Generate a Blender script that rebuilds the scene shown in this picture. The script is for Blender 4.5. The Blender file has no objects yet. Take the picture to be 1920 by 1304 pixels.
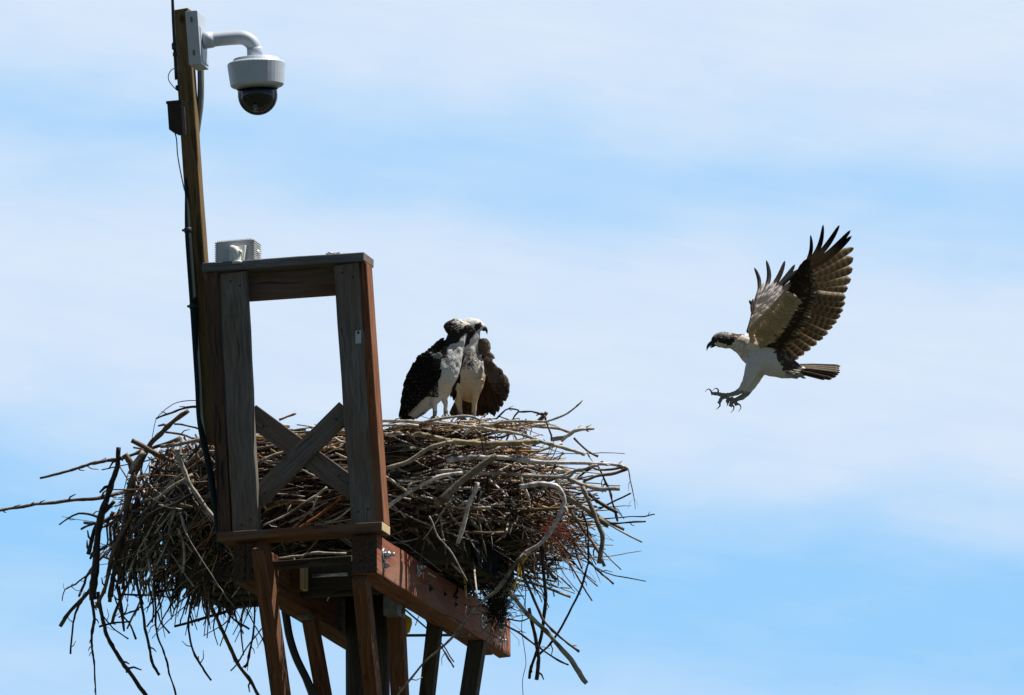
import bpy, bmesh, math, random
from mathutils import Vector as V, Matrix, noise
R = math.radians
random.seed(11)
sc = bpy.context.scene
col = sc.collection

# ------------------------------------------------------------------ camera
ELEV, ROLL, FPX = R(13.5), R(0.5), 16000.0
CAM = V((0, 0, 1.6))
fw = V((0, math.cos(ELEV), math.sin(ELEV)))
r0, u0 = V((1, 0, 0)), V((0, -math.sin(ELEV), math.cos(ELEV)))
rt = r0 * math.cos(ROLL) - u0 * math.sin(ROLL)
up = u0 * math.cos(ROLL) + r0 * math.sin(ROLL)
cd = bpy.data.cameras.new("camera"); cam = bpy.data.objects.new("camera", cd); col.objects.link(cam)
cam.matrix_world = Matrix(((rt.x, up.x, -fw.x, CAM.x), (rt.y, up.y, -fw.y, CAM.y), (rt.z, up.z, -fw.z, CAM.z), (0, 0, 0, 1)))
cd.sensor_width = 36.0; cd.lens = FPX / 1920 * 36.0; cd.clip_start = 0.5; cd.clip_end = 6000
sc.camera = cam

# ------------------------------------------------------------------ light
SUN_EL, SUN_AZ = R(62), R(90)           # azimuth measured from +Y towards +X
sdir = V((math.sin(SUN_AZ) * math.cos(SUN_EL), math.cos(SUN_AZ) * math.cos(SUN_EL), math.sin(SUN_EL)))
sl = bpy.data.lights.new("sun", 'SUN'); sl.energy = 5.0; sl.angle = R(0.5); sl.color = (1, 0.96, 0.9)
so = bpy.data.objects.new("sun", sl); col.objects.link(so); so.location = (0, 0, 30)
so.rotation_euler = sdir.to_track_quat('Z', 'Y').to_euler()
w = bpy.data.worlds.new("World"); sc.world = w; w.use_nodes = True
SKY_STRENGTH, EXPO = 0.05, 0.55
BR = SKY_STRENGTH * 2 ** EXPO
def build_sky():
    nt = w.node_tree; N = nt.nodes; L = nt.links; N.clear()
    out = N.new('ShaderNodeOutputWorld'); bg = N.new('ShaderNodeBackground'); bg.inputs['Strength'].default_value = SKY_STRENGTH
    sky = N.new('ShaderNodeTexSky'); sky.sky_type = 'NISHITA'; sky.sun_disc = False
    sky.sun_elevation = SUN_EL; sky.sun_rotation = SUN_AZ; sky.altitude = 1500; sky.air_density = 0.75; sky.dust_density = 0.1; sky.ozone_density = 2.0
    tc = N.new('ShaderNodeTexCoord'); sep = N.new('ShaderNodeSeparateXYZ'); L.new(tc.outputs['Generated'], sep.inputs[0])
    def m(op, a, b=None, c=None):
        n = N.new('ShaderNodeMath'); n.operation = op
        for i, x in enumerate((a, b, c)):
            if x is None: continue
            if isinstance(x, (int, float)): n.inputs[i].default_value = x
            else: L.new(x, n.inputs[i])
        return n.outputs[0]
    az = m('ARCTAN2', sep.outputs['X'], sep.outputs['Y']); el = m('ARCSINE', sep.outputs['Z'])
    comb = N.new('ShaderNodeCombineXYZ'); L.new(m('MULTIPLY', az, 26.0), comb.inputs[0]); L.new(m('MULTIPLY', el, 75.0), comb.inputs[1])
    n1 = N.new('ShaderNodeTexNoise'); n1.inputs['Scale'].default_value = 1.3; n1.inputs['Detail'].default_value = 4; n1.inputs['Roughness'].default_value = 0.5
    L.new(comb.outputs[0], n1.inputs['Vector'])
    # cirrus layers: cloud cover by elevation, bent by noise and leaning with azimuth
    e2 = m('ADD', el, m('MULTIPLY', m('SUBTRACT', n1.outputs['Fac'], 0.5), 0.016))
    e2 = m('ADD', e2, m('MULTIPLY', az, -CLOUD_LEAN))
    t = m('DIVIDE', m('SUBTRACT', e2, ELEV - 0.0407), 0.0815)
    rmp = N.new('ShaderNodeValToRGB'); cr = rmp.color_ramp; cr.interpolation = 'B_SPLINE'
    cr.elements.remove(cr.elements[1]); cr.elements[0].position = CLOUD_RAMP[0][0]; cr.elements[0].color = (CLOUD_RAMP[0][1],) * 3 + (1,)
    for p, v in CLOUD_RAMP[1:]:
        e = cr.elements.new(p); e.color = (v, v, v, 1)
    L.new(t, rmp.inputs[0])
    n2 = N.new('ShaderNodeTexNoise'); n2.inputs['Scale'].default_value = 2.2; n2.inputs['Detail'].default_value = 5; n2.inputs['Roughness'].default_value = 0.55
    L.new(comb.outputs[0], n2.inputs['Vector'])
    fac = m('ADD', rmp.outputs[0], m('MULTIPLY', m('SUBTRACT', n2.outputs['Fac'], 0.5), 0.34))
    fib = N.new('ShaderNodeCombineXYZ'); L.new(m('MULTIPLY', az, 60.0), fib.inputs[0]); L.new(m('MULTIPLY', m('ADD', el, m('MULTIPLY', az, 0.18)), 420.0), fib.inputs[1])
    n3 = N.new('ShaderNodeTexNoise'); n3.inputs['Scale'].default_value = 1.0; n3.inputs['Detail'].default_value = 6; n3.inputs['Roughness'].default_value = 0.6; n3.inputs['Distortion'].default_value = 0.6
    L.new(fib.outputs[0], n3.inputs['Vector']); fac = m('ADD', fac, m('MULTIPLY', m('SUBTRACT', n3.outputs['Fac'], 0.5), 0.26))
    # the cirrus veil covers the sunny half of the sky; behind the camera it is clear
    mr = N.new('ShaderNodeMapRange'); mr.interpolation_type = 'SMOOTHSTEP'
    mr.inputs['From Min'].default_value = 0.1; mr.inputs['From Max'].default_value = 0.8; L.new(sep.outputs['Y'], mr.inputs[0])
    fac = m('MINIMUM', m('MAXIMUM', fac, 0), 1)
    mix = N.new('ShaderNodeMix'); mix.data_type = 'RGBA'; L.new(fac, mix.inputs['Factor'])
    cl = N.new('ShaderNodeMix'); cl.data_type = 'RGBA'
    L.new(n1.outputs['Fac'], cl.inputs['Factor']); cl.inputs['A'].default_value = tuple(x / BR for x in CLOUD_A) + (1,); cl.inputs['B'].default_value = tuple(x / BR for x in CLOUD_B) + (1,)
    mix.inputs['A'].default_value = tuple(x / BR for x in VEIL) + (1,); L.new(cl.outputs['Result'], mix.inputs['B'])
    hz = N.new('ShaderNodeMapRange'); hz.interpolation_type = 'SMOOTHSTEP'; hz.inputs['From Min'].default_value = 0.75; hz.inputs['From Max'].default_value = 0.35; L.new(sep.outputs['Z'], hz.inputs[0])
    allsky = N.new('ShaderNodeMix'); allsky.data_type = 'RGBA'; L.new(m('MULTIPLY', mr.outputs[0], hz.outputs[0]), allsky.inputs['Factor'])
    L.new(sky.outputs[0], allsky.inputs['A']); L.new(mix.outputs['Result'], allsky.inputs['B'])
    L.new(allsky.outputs['Result'], bg.inputs['Color']); L.new(bg.outputs[0], out.inputs[0])
CLOUD_LEAN = -0.10
CLOUD_A, CLOUD_B = (0.65, 0.785, 0.965), (0.74, 0.83, 0.965)
VEIL = (0.32, 0.63, 0.98)      # thin bright haze between the cloud bands
CLOUD_RAMP = [(0.0, 0.45), (0.05, 0.25), (0.13, 0.0), (0.22, 0.0), (0.31, 0.5), (0.40, 0.95), (0.54, 0.95), (0.655, 0.95), (0.747, 0.1), (0.85, 0.8), (0.97, 0.95), (1.0, 0.95)]
build_sky()
sc.view_settings.view_transform = 'Standard'; sc.view_settings.look = 'None'
sc.view_settings.exposure = EXPO; sc.view_settings.gamma = 1.0

# ------------------------------------------------------------------ helpers
DIST = 20.0      # the nest stands about 40 m from the camera; depths below are counted from 20 m on
def P(px, py, d):
    d = d + DIST
    return CAM + d * (fw + rt * ((px - 960) / FPX) + up * ((652 - py) / FPX))
def proj(p):
    q = p - CAM; d = q.dot(fw)
    return 960 + q.dot(rt) / d * FPX, 652 - q.dot(up) / d * FPX, d - DIST
def tag(o, label=None, cat=None, group=None, kind=None):
    if label: o['label'] = label
    if cat: o['category'] = cat
    if group: o['group'] = group
    if kind: o['kind'] = kind
    return o
def empty(name, loc, label, cat, group=None):
    o = bpy.data.objects.new(name, None); o.empty_display_size = 0.2; col.objects.link(o); o.location = loc
    return tag(o, label, cat, group)
def world_loc(o):
    p = V(o.location)
    while o.parent: o = o.parent; p = p + V(o.location)
    return p
def catmull(pts, n):
    if len(pts) < 3: return [pts[0].lerp(pts[-1], i / n) for i in range(n + 1)]
    ps = [pts[0] * 2 - pts[1]] + list(pts) + [pts[-1] * 2 - pts[-2]]
    out = []; m = len(pts) - 1
    for i in range(n + 1):
        x = i / n * m; k = min(int(x), m - 1); t = x - k
        a, b, c, d = ps[k:k + 4]
        out.append(0.5 * ((2 * b) + (c - a) * t + (2 * a - 5 * b + 4 * c - d) * t * t + (3 * b - a - 3 * c + d) * t ** 3))
    return out
class MB:
    def __init__(s): s.v = []; s.f = []; s.c = []
    def add(s, vs, fs, cs):
        o = len(s.v); s.v += vs; s.f += [tuple(i + o for i in f) for f in fs]
        s.c += cs if isinstance(cs, list) else [cs] * len(vs)
    def tube(s, pts, rad, c, n=6, ell=1.0):
        """closed tube through pts; rad a number or one per point"""
        m = len(pts); rs = rad if isinstance(rad, (list, tuple)) else [rad] * m
        t0 = (pts[1] - pts[0]).normalized(); a = t0.orthogonal().normalized()
        vs = []
        for i, p in enumerate(pts):
            t = (pts[min(i + 1, m - 1)] - pts[max(i - 1, 0)])
            if t.length < 1e-9: t = t0
            t = t.normalized(); a = (a - t * a.dot(t)); a = a.normalized() if a.length > 1e-6 else t.orthogonal().normalized(); b = t.cross(a)
            for k in range(n):
                f = 2 * math.pi * k / n; vs.append(p + (a * math.cos(f) + b * math.sin(f) * ell) * rs[i])
        fs = [(i * n + k, i * n + (k + 1) % n, (i + 1) * n + (k + 1) % n, (i + 1) * n + k) for i in range(m - 1) for k in range(n)]
        fs += [tuple(range(n - 1, -1, -1)), tuple(range((m - 1) * n, m * n))]
        if isinstance(c, list): c = [x for x in c for _ in range(n)]
        s.add(vs, fs, c)
    def rings(s, rings, c, caps=True):
        n = len(rings[0]); vs = [p for r in rings for p in r]; m = len(rings)
        fs = [(i * n + k, i * n + (k + 1) % n, (i + 1) * n + (k + 1) % n, (i + 1) * n + k) for i in range(m - 1) for k in range(n)]
        if caps: fs += [tuple(range(n - 1, -1, -1)), tuple(range((m - 1) * n, m * n))]
        s.add(vs, fs, c)
    def box(s, c0, ax, ay, az, c):
        vs = [c0 + ax * i + ay * j + az * k for k in (-1, 1) for j in (-1, 1) for i in (-1, 1)]
        s.add(vs, [(0, 2, 3, 1), (4, 5, 7, 6), (0, 1, 5, 4), (2, 6, 7, 3), (0, 4, 6, 2), (1, 3, 7, 5)], c)
    def lathe(s, base, axis, prof, c, n=40, phase=0.0, ref=None):
        axis = axis.normalized(); a = (ref - axis * ref.dot(axis)).normalized() if ref else axis.orthogonal().normalized(); b = axis.cross(a)
        rr = [[base + axis * h + (a * math.cos(2 * math.pi * (k + phase) / n) + b * math.sin(2 * math.pi * (k + phase) / n)) * r for k in range(n)] for r, h in prof]
        s.rings(rr, c)
    def build(s, name, mat, parent=None, smooth=True, loc=None, bevel=0.0):
        if parent is not None and loc is None: base = world_loc(parent)
        elif loc is not None: base = V(loc)
        else: base = sum(s.v, V((0, 0, 0))) / len(s.v)
        me = bpy.data.meshes.new(name); me.from_pydata([tuple(p - base) for p in s.v], [], s.f)
        at = me.color_attributes.new('Col', 'FLOAT_COLOR', 'POINT')
        fl = []
        for c in s.c: fl += [c[0], c[1], c[2], 1.0]
        at.data.foreach_set('color', fl)
        bm = bmesh.new(); bm.from_mesh(me); bmesh.ops.recalc_face_normals(bm, faces=bm.faces); bm.to_mesh(me); bm.free()
        if smooth: me.polygons.foreach_set('use_smooth', [True] * len(me.polygons))
        me.materials.append(mat)
        o = bpy.data.objects.new(name, me); col.objects.link(o)
        if parent is not None:
            o.parent = parent
            if loc is not None: o.location = base - world_loc(parent)
        else: o.location = base
        if bevel:
            b = o.modifiers.new('bevel', 'BEVEL'); b.width = bevel; b.segments = 2; b.limit_method = 'ANGLE'
        return o

# ------------------------------------------------------------------ materials
def new_mat(name):
    m = bpy.data.materials.new(name); m.use_nodes = True
    nt = m.node_tree; b = nt.nodes['Principled BSDF']; return m, nt, b
def ramp(nt, a, b, p0=0.3, p1=0.7):
    r = nt.nodes.new('ShaderNodeValToRGB'); r.color_ramp.elements[0].color = (*a, 1); r.color_ramp.elements[1].color = (*b, 1)
    r.color_ramp.elements[0].position = p0; r.color_ramp.elements[1].position = p1; return r
def wood(name, dark, light, extra=None, rough=0.85, grain=1.0, extra_amt=0.5):
    m, nt, b = new_mat(name); N = nt.nodes; L = nt.links
    tc = N.new('ShaderNodeTexCoord'); oi = N.new('ShaderNodeObjectInfo')
    off = N.new('ShaderNodeVectorMath'); off.operation = 'ADD'
    sc_ = N.new('ShaderNodeVectorMath'); sc_.operation = 'SCALE'; sc_.inputs[0].default_value = (7, 13, 5); L.new(oi.outputs['Random'], sc_.inputs['Scale'])
    L.new(tc.outputs['Object'], off.inputs[0]); L.new(sc_.outputs[0], off.inputs[1])
    # broad wander that bends the growth lines round knots
    wob = N.new('ShaderNodeTexNoise'); wob.inputs['Scale'].default_value = 5.0; wob.inputs['Detail'].default_value = 2
    mp0 = N.new('ShaderNodeMapping'); mp0.inputs['Scale'].default_value = (1, 1, 0.45); L.new(off.outputs[0], mp0.inputs[0]); L.new(mp0.outputs[0], wob.inputs['Vector'])
    bend = N.new('ShaderNodeVectorMath'); bend.operation = 'MULTIPLY_ADD'; bend.inputs[1].default_value = (0.09, 0.09, 0.0)
    L.new(wob.outputs['Color'], bend.inputs[0]); L.new(off.outputs[0], bend.inputs[2])
    mp = N.new('ShaderNodeMapping'); mp.inputs['Scale'].default_value = (1, 1, 0.03); L.new(bend.outputs[0], mp.inputs[0])
    g1 = N.new('ShaderNodeTexNoise'); g1.inputs['Scale'].default_value = 85 * grain; g1.inputs['Detail'].default_value = 6; g1.inputs['Roughness'].default_value = 0.65
    L.new(mp.outputs[0], g1.inputs['Vector'])
    r = ramp(nt, dark, light, 0.34, 0.66); L.new(g1.outputs['Fac'], r.inputs[0]); colr = r.outputs[0]
    g2 = N.new('ShaderNodeTexNoise'); g2.inputs['Scale'].default_value = 6; g2.inputs['Detail'].default_value = 5; L.new(mp0.outputs[0], g2.inputs['Vector'])
    if extra:
        mx = N.new('ShaderNodeMix'); mx.data_type = 'RGBA'; rr = ramp(nt, (0, 0, 0), (extra_amt,) * 3, 0.42, 0.62); L.new(g2.outputs['Fac'], rr.inputs[0])
        L.new(rr.outputs[0], mx.inputs['Factor']); L.new(colr, mx.inputs['A']); mx.inputs['B'].default_value = (*extra, 1); colr = mx.outputs['Result']
    # weather checks: thin dark cracks
    ck = N.new('ShaderNodeTexNoise'); ck.inputs['Scale'].default_value = 38; ck.inputs['Detail'].default_value = 3; L.new(mp.outputs[0], ck.inputs['Vector'])
    rc = ramp(nt, (0.25,) * 3, (1, 1, 1), 0.33, 0.37); L.new(ck.outputs['Fac'], rc.inputs[0])
    mu = N.new('ShaderNodeMix'); mu.data_type = 'RGBA'; mu.blend_type = 'MULTIPLY'; mu.inputs['Factor'].default_value = 0.8
    L.new(colr, mu.inputs['A']); L.new(rc.outputs[0], mu.inputs['B']); L.new(mu.outputs['Result'], b.inputs['Base Color'])
    # scattered knots
    vo = N.new('ShaderNodeTexVoronoi'); vo.inputs['Scale'].default_value = 7.0; mpk = N.new('ShaderNodeMapping'); mpk.inputs['Scale'].default_value = (1, 1, 0.6); L.new(off.outputs[0], mpk.inputs[0]); L.new(mpk.outputs[0], vo.inputs['Vector'])
    rk = ramp(nt, (0.12, 0.07, 0.04), (1, 1, 1), 0.05, 0.13); L.new(vo.outputs['Distance'], rk.inputs[0])
    mk = N.new('ShaderNodeMix'); mk.data_type = 'RGBA'; mk.blend_type = 'MULTIPLY'; mk.inputs['Factor'].default_value = 0.85; L.new(mu.outputs['Result'], mk.inputs['A']); L.new(rk.outputs[0], mk.inputs['B']); L.new(mk.outputs['Result'], b.inputs['Base Color'])
    bp = N.new('ShaderNodeBump'); bp.inputs['Strength'].default_value = 0.35; bp.inputs['Distance'].default_value = 0.004
    L.new(g1.outputs['Fac'], bp.inputs['Height']); L.new(bp.outputs[0], b.inputs['Normal'])
    b.inputs['Roughness'].default_value = rough; b.inputs['Specular IOR Level'].default_value = 0.25
    return m
def plain(name, c, rough=0.5, metal=0.0, var=0.12, scale=30, spec=0.5):
    m, nt, b = new_mat(name); N = nt.nodes; L = nt.links
    tc = N.new('ShaderNodeTexCoord'); n = N.new('ShaderNodeTexNoise'); n.inputs['Scale'].default_value = scale; n.inputs['Detail'].default_value = 5
    L.new(tc.outputs['Object'], n.inputs['Vector'])
    r = ramp(nt, tuple(x * (1 - var) for x in c), tuple(min(1, x * (1 + var)) for x in c)); L.new(n.outputs['Fac'], r.inputs[0]); L.new(r.outputs[0], b.inputs['Base Color'])
    b.inputs['Roughness'].default_value = rough; b.inputs['Metallic'].default_value = metal; b.inputs['Specular IOR Level'].default_value = spec
    return m
def colmat(name, rough=0.8, var=0.35, scale=60, translucent=0.0, bump=0.0, stretch=(1, 1, 1)):
    """colour from the mesh's own colour pattern, broken up by noise"""
    m, nt, b = new_mat(name); N = nt.nodes; L = nt.links
    a = N.new('ShaderNodeAttribute'); a.attribute_name = 'Col'
    tc = N.new('ShaderNodeTexCoord'); mp = N.new('ShaderNodeMapping'); mp.inputs['Scale'].default_value = stretch; L.new(tc.outputs['Object'], mp.inputs[0])
    n = N.new('ShaderNodeTexNoise'); n.inputs['Scale'].default_value = scale; n.inputs['Detail'].default_value = 4; L.new(mp.outputs[0], n.inputs['Vector'])
    r = ramp(nt, (1 - var,) * 3, (1 + var * 0.6,) * 3, 0.3, 0.7); L.new(n.outputs['Fac'], r.inputs[0])
    mu = N.new('ShaderNodeMix'); mu.data_type = 'RGBA'; mu.blend_type = 'MULTIPLY'; mu.inputs['Factor'].default_value = 1
    L.new(a.outputs['Color'], mu.inputs['A']); L.new(r.outputs[0], mu.inputs['B']); L.new(mu.outputs['Result'], b.inputs['Base Color'])
    b.inputs['Roughness'].default_value = rough; b.inputs['Specular IOR Level'].default_value = 0.2
    if bump:
        bp = N.new('ShaderNodeBump'); bp.inputs['Strength'].default_value = bump; bp.inputs['Distance'].default_value = 0.004; L.new(n.outputs['Fac'], bp.inputs['Height']); L.new(bp.outputs[0], b.inputs['Normal'])
    if translucent:
        tr = N.new('ShaderNodeBsdfTranslucent'); L.new(mu.outputs['Result'], tr.inputs['Color']); ms = N.new('ShaderNodeMixShader'); ms.inputs[0].default_value = translucent
        out = N['Material Output']; L.new(b.outputs[0], ms.inputs[1]); L.new(tr.outputs[0], ms.inputs[2]); L.new(ms.outputs[0], out.inputs[0])
    return m
M = dict(
    grey=wood('weathered_grey_wood', (0.095, 0.082, 0.067), (0.215, 0.188, 0.155), (0.15, 0.09, 0.048), extra_amt=0.4),
    greydark=wood('dark_grey_wood', (0.035, 0.035, 0.03), (0.10, 0.095, 0.082), (0.06, 0.045, 0.03)),  # darker grey wood for the joists, decking and one brace
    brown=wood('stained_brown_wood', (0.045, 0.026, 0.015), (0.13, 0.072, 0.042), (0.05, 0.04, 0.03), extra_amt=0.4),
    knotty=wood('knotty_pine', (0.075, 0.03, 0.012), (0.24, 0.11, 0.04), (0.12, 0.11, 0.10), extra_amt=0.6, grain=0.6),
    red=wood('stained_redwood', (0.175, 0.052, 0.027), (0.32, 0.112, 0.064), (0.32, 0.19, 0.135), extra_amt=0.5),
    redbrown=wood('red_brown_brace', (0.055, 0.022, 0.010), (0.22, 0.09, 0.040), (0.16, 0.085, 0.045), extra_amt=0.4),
    mast=wood('olive_brown_mast', (0.075, 0.048, 0.017), (0.19, 0.125, 0.055), (0.2, 0.12, 0.05), extra_amt=0.4),
    pole=wood('dark_pole_wood', (0.03, 0.024, 0.016), (0.10, 0.08, 0.055), (0.05, 0.05, 0.03)),
    tan=wood('raw_end_grain', (0.45, 0.32, 0.17), (0.65, 0.50, 0.30)),
    slate=wood('slate_grey_board', (0.075, 0.08, 0.085), (0.20, 0.205, 0.21), (0.12, 0.11, 0.09)),
    housing=plain('white_powder_coat', (0.49, 0.535, 0.59), 0.4, var=0.04),
    plastic=plain('light_grey_plastic', (0.52, 0.53, 0.52), 0.45, var=0.07),
    white=plain('white_plastic', (0.74, 0.73, 0.70), 0.35, var=0.05),
    black=plain('black_rubber', (0.015, 0.015, 0.016), 0.5),
    conduit=plain('dark_green_conduit', (0.006, 0.017, 0.017), 0.7, spec=0.2),
    greycond=plain('grey_conduit', (0.13, 0.14, 0.14), 0.5),
    cable=plain('teal_cable', (0.09, 0.16, 0.17), 0.4),
    rust=plain('rusty_brown_box', (0.03, 0.017, 0.011), 0.8, var=0.4),
    steel=plain('galvanised_steel', (0.55, 0.56, 0.57), 0.32, 0.9, var=0.2),
    dullsteel=plain('dull_bracket_steel', (0.20, 0.20, 0.18), 0.6, 0.5, var=0.3),
    yellow=plain('yellow_plastic', (0.75, 0.42, 0.01), 0.5),
    twig=colmat('twig_bark', 0.6, 0.45, 70, bump=0.3),
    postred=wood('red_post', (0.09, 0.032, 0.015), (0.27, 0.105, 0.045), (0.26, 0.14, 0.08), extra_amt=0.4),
    shaded_end=wood('shaded_end_grain', (0.03, 0.018, 0.012), (0.10, 0.06, 0.038)),  # end grain with the shade on the beam ends put into its colour
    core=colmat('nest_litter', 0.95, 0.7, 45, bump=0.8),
)
# ------------------------------------------------------------------ ground
def make_ground():
    m, nt, b = new_mat('dry_grass_field'); N = nt.nodes; L = nt.links
    tc = N.new('ShaderNodeTexCoord'); n = N.new('ShaderNodeTexNoise'); n.inputs['Scale'].default_value = 0.6; n.inputs['Detail'].default_value = 8; L.new(tc.outputs['Object'], n.inputs['Vector'])
    r = ramp(nt, (0.02, 0.028, 0.012), (0.05, 0.052, 0.028)); L.new(n.outputs['Fac'], r.inputs[0]); L.new(r.outputs[0], b.inputs['Base Color']); b.inputs['Roughness'].default_value = 0.95
    g = MB(); n_ = 40; S = 2500
    co = [((i / n_) * 2 - 1) for i in range(n_ + 1)]; co = [math.copysign(abs(x) ** 3, x) * S for x in co]
    vs = [V((x, y, (0.0 if max(abs(x), abs(y)) < 25 else noise.noise(V((x * .02, y * .02, 0))) * 0.5 - 0.3))) for y in co for x in co]
    fs = [(j * (n_ + 1) + i, j * (n_ + 1) + i + 1, (j + 1) * (n_ + 1) + i + 1, (j + 1) * (n_ + 1) + i) for j in range(n_) for i in range(n_)]
    g.add(vs, fs, (0.2, 0.18, 0.08)); o = g.build('ground', m, None, True, loc=(0, 0, 0)); o['kind'] = 'structure'
make_ground()

# ------------------------------------------------------------------ platform axes
A_ = R(17)
W = V((math.cos(A_), -math.sin(A_), 0)); B = V((math.sin(A_), math.cos(A_), 0)); Z = V((0, 0, 1))
F0 = P(560, 760, 19.5)
def Q(px, py, off=0.0):
    """point on the frame's plane (pushed back by off along B) seen at that pixel"""
    d = fw + rt * ((px - 960) / FPX) + up * ((652 - py) / FPX)
    t = (F0 + B * off - CAM).dot(B) / d.dot(B); return CAM + d * t
def plank(name, a, b, wdir, wd, th, mat, parent, bevel=0.004, sub=0, warp=0.0, end=None):
    """timber from a to b; wdir: direction of its width wd; th the other thickness. Local z runs along the grain."""
    z = (b - a).normalized(); x = (wdir - z * wdir.dot(z)).normalized(); y = z.cross(x); L_ = (b - a).length; c = (a + b) / 2
    bm = bmesh.new(); n = max(2, int(L_ / 0.12) if warp else 2)
    rows = []
    ph = random.random() * 9
    for i in range(n):
        t = i / (n - 1); zz = (t - .5) * L_
        dx = warp * noise.noise(V((ph, t * 2.5, 0))); dy = warp * noise.noise(V((ph, t * 2.5, 5)))
        e = 0.004 if warp else 0
        rows.append([bm.verts.new((sx * wd / 2 + dx + random.uniform(-e, e) * .5, sy * th / 2 + dy, zz)) for sx, sy in ((-1, -1), (1, -1), (1, 1), (-1, 1))])
    for i in range(n - 1):
        for k in range(4): bm.faces.new((rows[i][k], rows[i][(k + 1) % 4], rows[i + 1][(k + 1) % 4], rows[i + 1][k]))
    bm.faces.new(rows[0][::-1]); bm.faces.new(rows[-1])
    bmesh.ops.recalc_face_normals(bm, faces=bm.faces); bm.faces.ensure_lookup_table()
    if end is not None: bm.faces[-1].material_index = 1; bm.faces[-2].material_index = 1
    me = bpy.data.meshes.new(name); bm.to_mesh(me); bm.free(); me.materials.append(mat)
    if end is not None: me.materials.append(end)
    o = bpy.data.objects.new(name, me); col.objects.link(o)
    mw = Matrix((( x.x, y.x, z.x, c.x), (x.y, y.y, z.y, c.y), (x.z, y.z, z.z, c.z), (0, 0, 0, 1)))
    if parent is not None:
        o.parent = parent; mw = Matrix.Translation(-world_loc(parent)) @ mw
    o.matrix_local = mw
    bv = o.modifiers.new('bevel', 'BEVEL'); bv.width = bevel; bv.segments = 2; bv.limit_method = 'ANGLE'
    return o
px2m = 40 / FPX
post_d = 20.55
post_top = P(688, 1060, post_d); post_base = V((post_top.x, post_top.y, 0)) + V((0.02, 0, 0))
plat = empty('nest_platform', post_base, 'tall wooden nest platform of red-brown and grey timbers with a square grey frame', 'platform')
# main post: a round pole from the ground
pl = MB(); n = 14
rr = []
for i in range(n + 1):
    c = post_base.lerp(post_top, i / n); rad = 0.125 - 0.022 * i / n
    rr.append([c + V((math.cos(k * math.pi / 12), math.sin(k * math.pi / 12), 0)) * rad * (1 + 0.03 * noise.noise(V((k * .7, i * .4, 3)))) for k in range(24)])
pl.rings(rr, (0.1, 0.08, 0.05)); o = pl.build('post', M['pole'], plat, True)

# beams: each a doubled 2x8 running away from the camera
BL = 2.08
def beam(pxl, pxr, pyt, pyb, off, parts):
    cx, cy = (pxl + pxr) / 2, (pyt + pyb) / 2
    a = Q(cx, cy, off); wd = (pxr - pxl) * px2m / math.cos(A_); h = (pyb - pyt) * px2m
    out = []
    for s in (-1, 1):
        aa = a + W * s * wd * 0.2525; ex = 0.0 if s > 0 else -0.09
        out.append(plank('beam', aa, aa + B * (BL + ex), Z, h, wd * 0.495 , parts, plat, 0.004, warp=0.003, end=M['shaded_end']))
    return a, wd, h, out
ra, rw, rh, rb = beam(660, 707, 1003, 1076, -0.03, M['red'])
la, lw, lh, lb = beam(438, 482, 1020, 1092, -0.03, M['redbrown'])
# platform box: joists and decking between and beyond the beams
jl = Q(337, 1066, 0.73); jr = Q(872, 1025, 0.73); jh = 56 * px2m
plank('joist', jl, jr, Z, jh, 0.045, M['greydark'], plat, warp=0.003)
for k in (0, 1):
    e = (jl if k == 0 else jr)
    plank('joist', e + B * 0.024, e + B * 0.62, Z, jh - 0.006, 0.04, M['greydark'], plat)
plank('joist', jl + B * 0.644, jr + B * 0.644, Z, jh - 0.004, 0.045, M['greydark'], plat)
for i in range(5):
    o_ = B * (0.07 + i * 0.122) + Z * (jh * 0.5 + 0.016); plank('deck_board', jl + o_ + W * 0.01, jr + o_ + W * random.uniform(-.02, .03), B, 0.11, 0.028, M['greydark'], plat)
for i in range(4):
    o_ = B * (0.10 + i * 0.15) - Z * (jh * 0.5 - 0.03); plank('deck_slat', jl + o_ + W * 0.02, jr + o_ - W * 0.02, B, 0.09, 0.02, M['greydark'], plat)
# cross timbers between beams, seen under the rail
ca, cb = Q(478, 1090, 0.5), Q(690, 1072, 0.5)
plank('cross_beam', ca, Q(572, 1083, 0.5), Z, 0.125, 0.05, M['redbrown'], plat)
plank('cross_beam', Q(560, 1088, 0.62), Q(720, 1080, 0.62), Z, 0.17, 0.05, M['pole'], plat)
plank('cross_beam', Q(500, 1062, 0.12), Q(662, 1050, 0.12), Z, 0.035, 0.045, M['pole'], plat)
# frame: two grey uprights in front, brown uprights behind, header, shelf, rail and X
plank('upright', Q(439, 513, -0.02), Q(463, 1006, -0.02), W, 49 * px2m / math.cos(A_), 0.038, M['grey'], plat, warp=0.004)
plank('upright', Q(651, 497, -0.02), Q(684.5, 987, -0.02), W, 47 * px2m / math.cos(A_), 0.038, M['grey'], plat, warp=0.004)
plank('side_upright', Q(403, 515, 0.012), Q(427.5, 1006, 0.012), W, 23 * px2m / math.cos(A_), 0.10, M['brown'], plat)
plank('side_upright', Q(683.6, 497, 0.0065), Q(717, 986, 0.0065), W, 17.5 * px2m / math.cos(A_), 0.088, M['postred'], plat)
plank('header', Q(458, 540, 0.055), Q(642, 527, 0.055), Z, 52 * px2m, 0.04, M['knotty'], plat)
sA, sB = Q(388, 508, 0.02), Q(692, 487.5, 0.02)
plank('shelf_board', sA, sB, B, 0.15, 0.042, M['slate'], plat, 0.005, warp=0.004, end=M['grey'])
plank('bottom_rail', Q(415, 1011, -0.01), Q(724, 992, -0.01), B, 0.12, 0.042, M['knotty'], plat, 0.004, warp=0.003, end=M['tan'])
plank('cross_brace', Q(482, 936, 0.021), Q(650, 768, 0.021), Z, 38 * px2m, 0.034, M['grey'], plat, 0.003)
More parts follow.
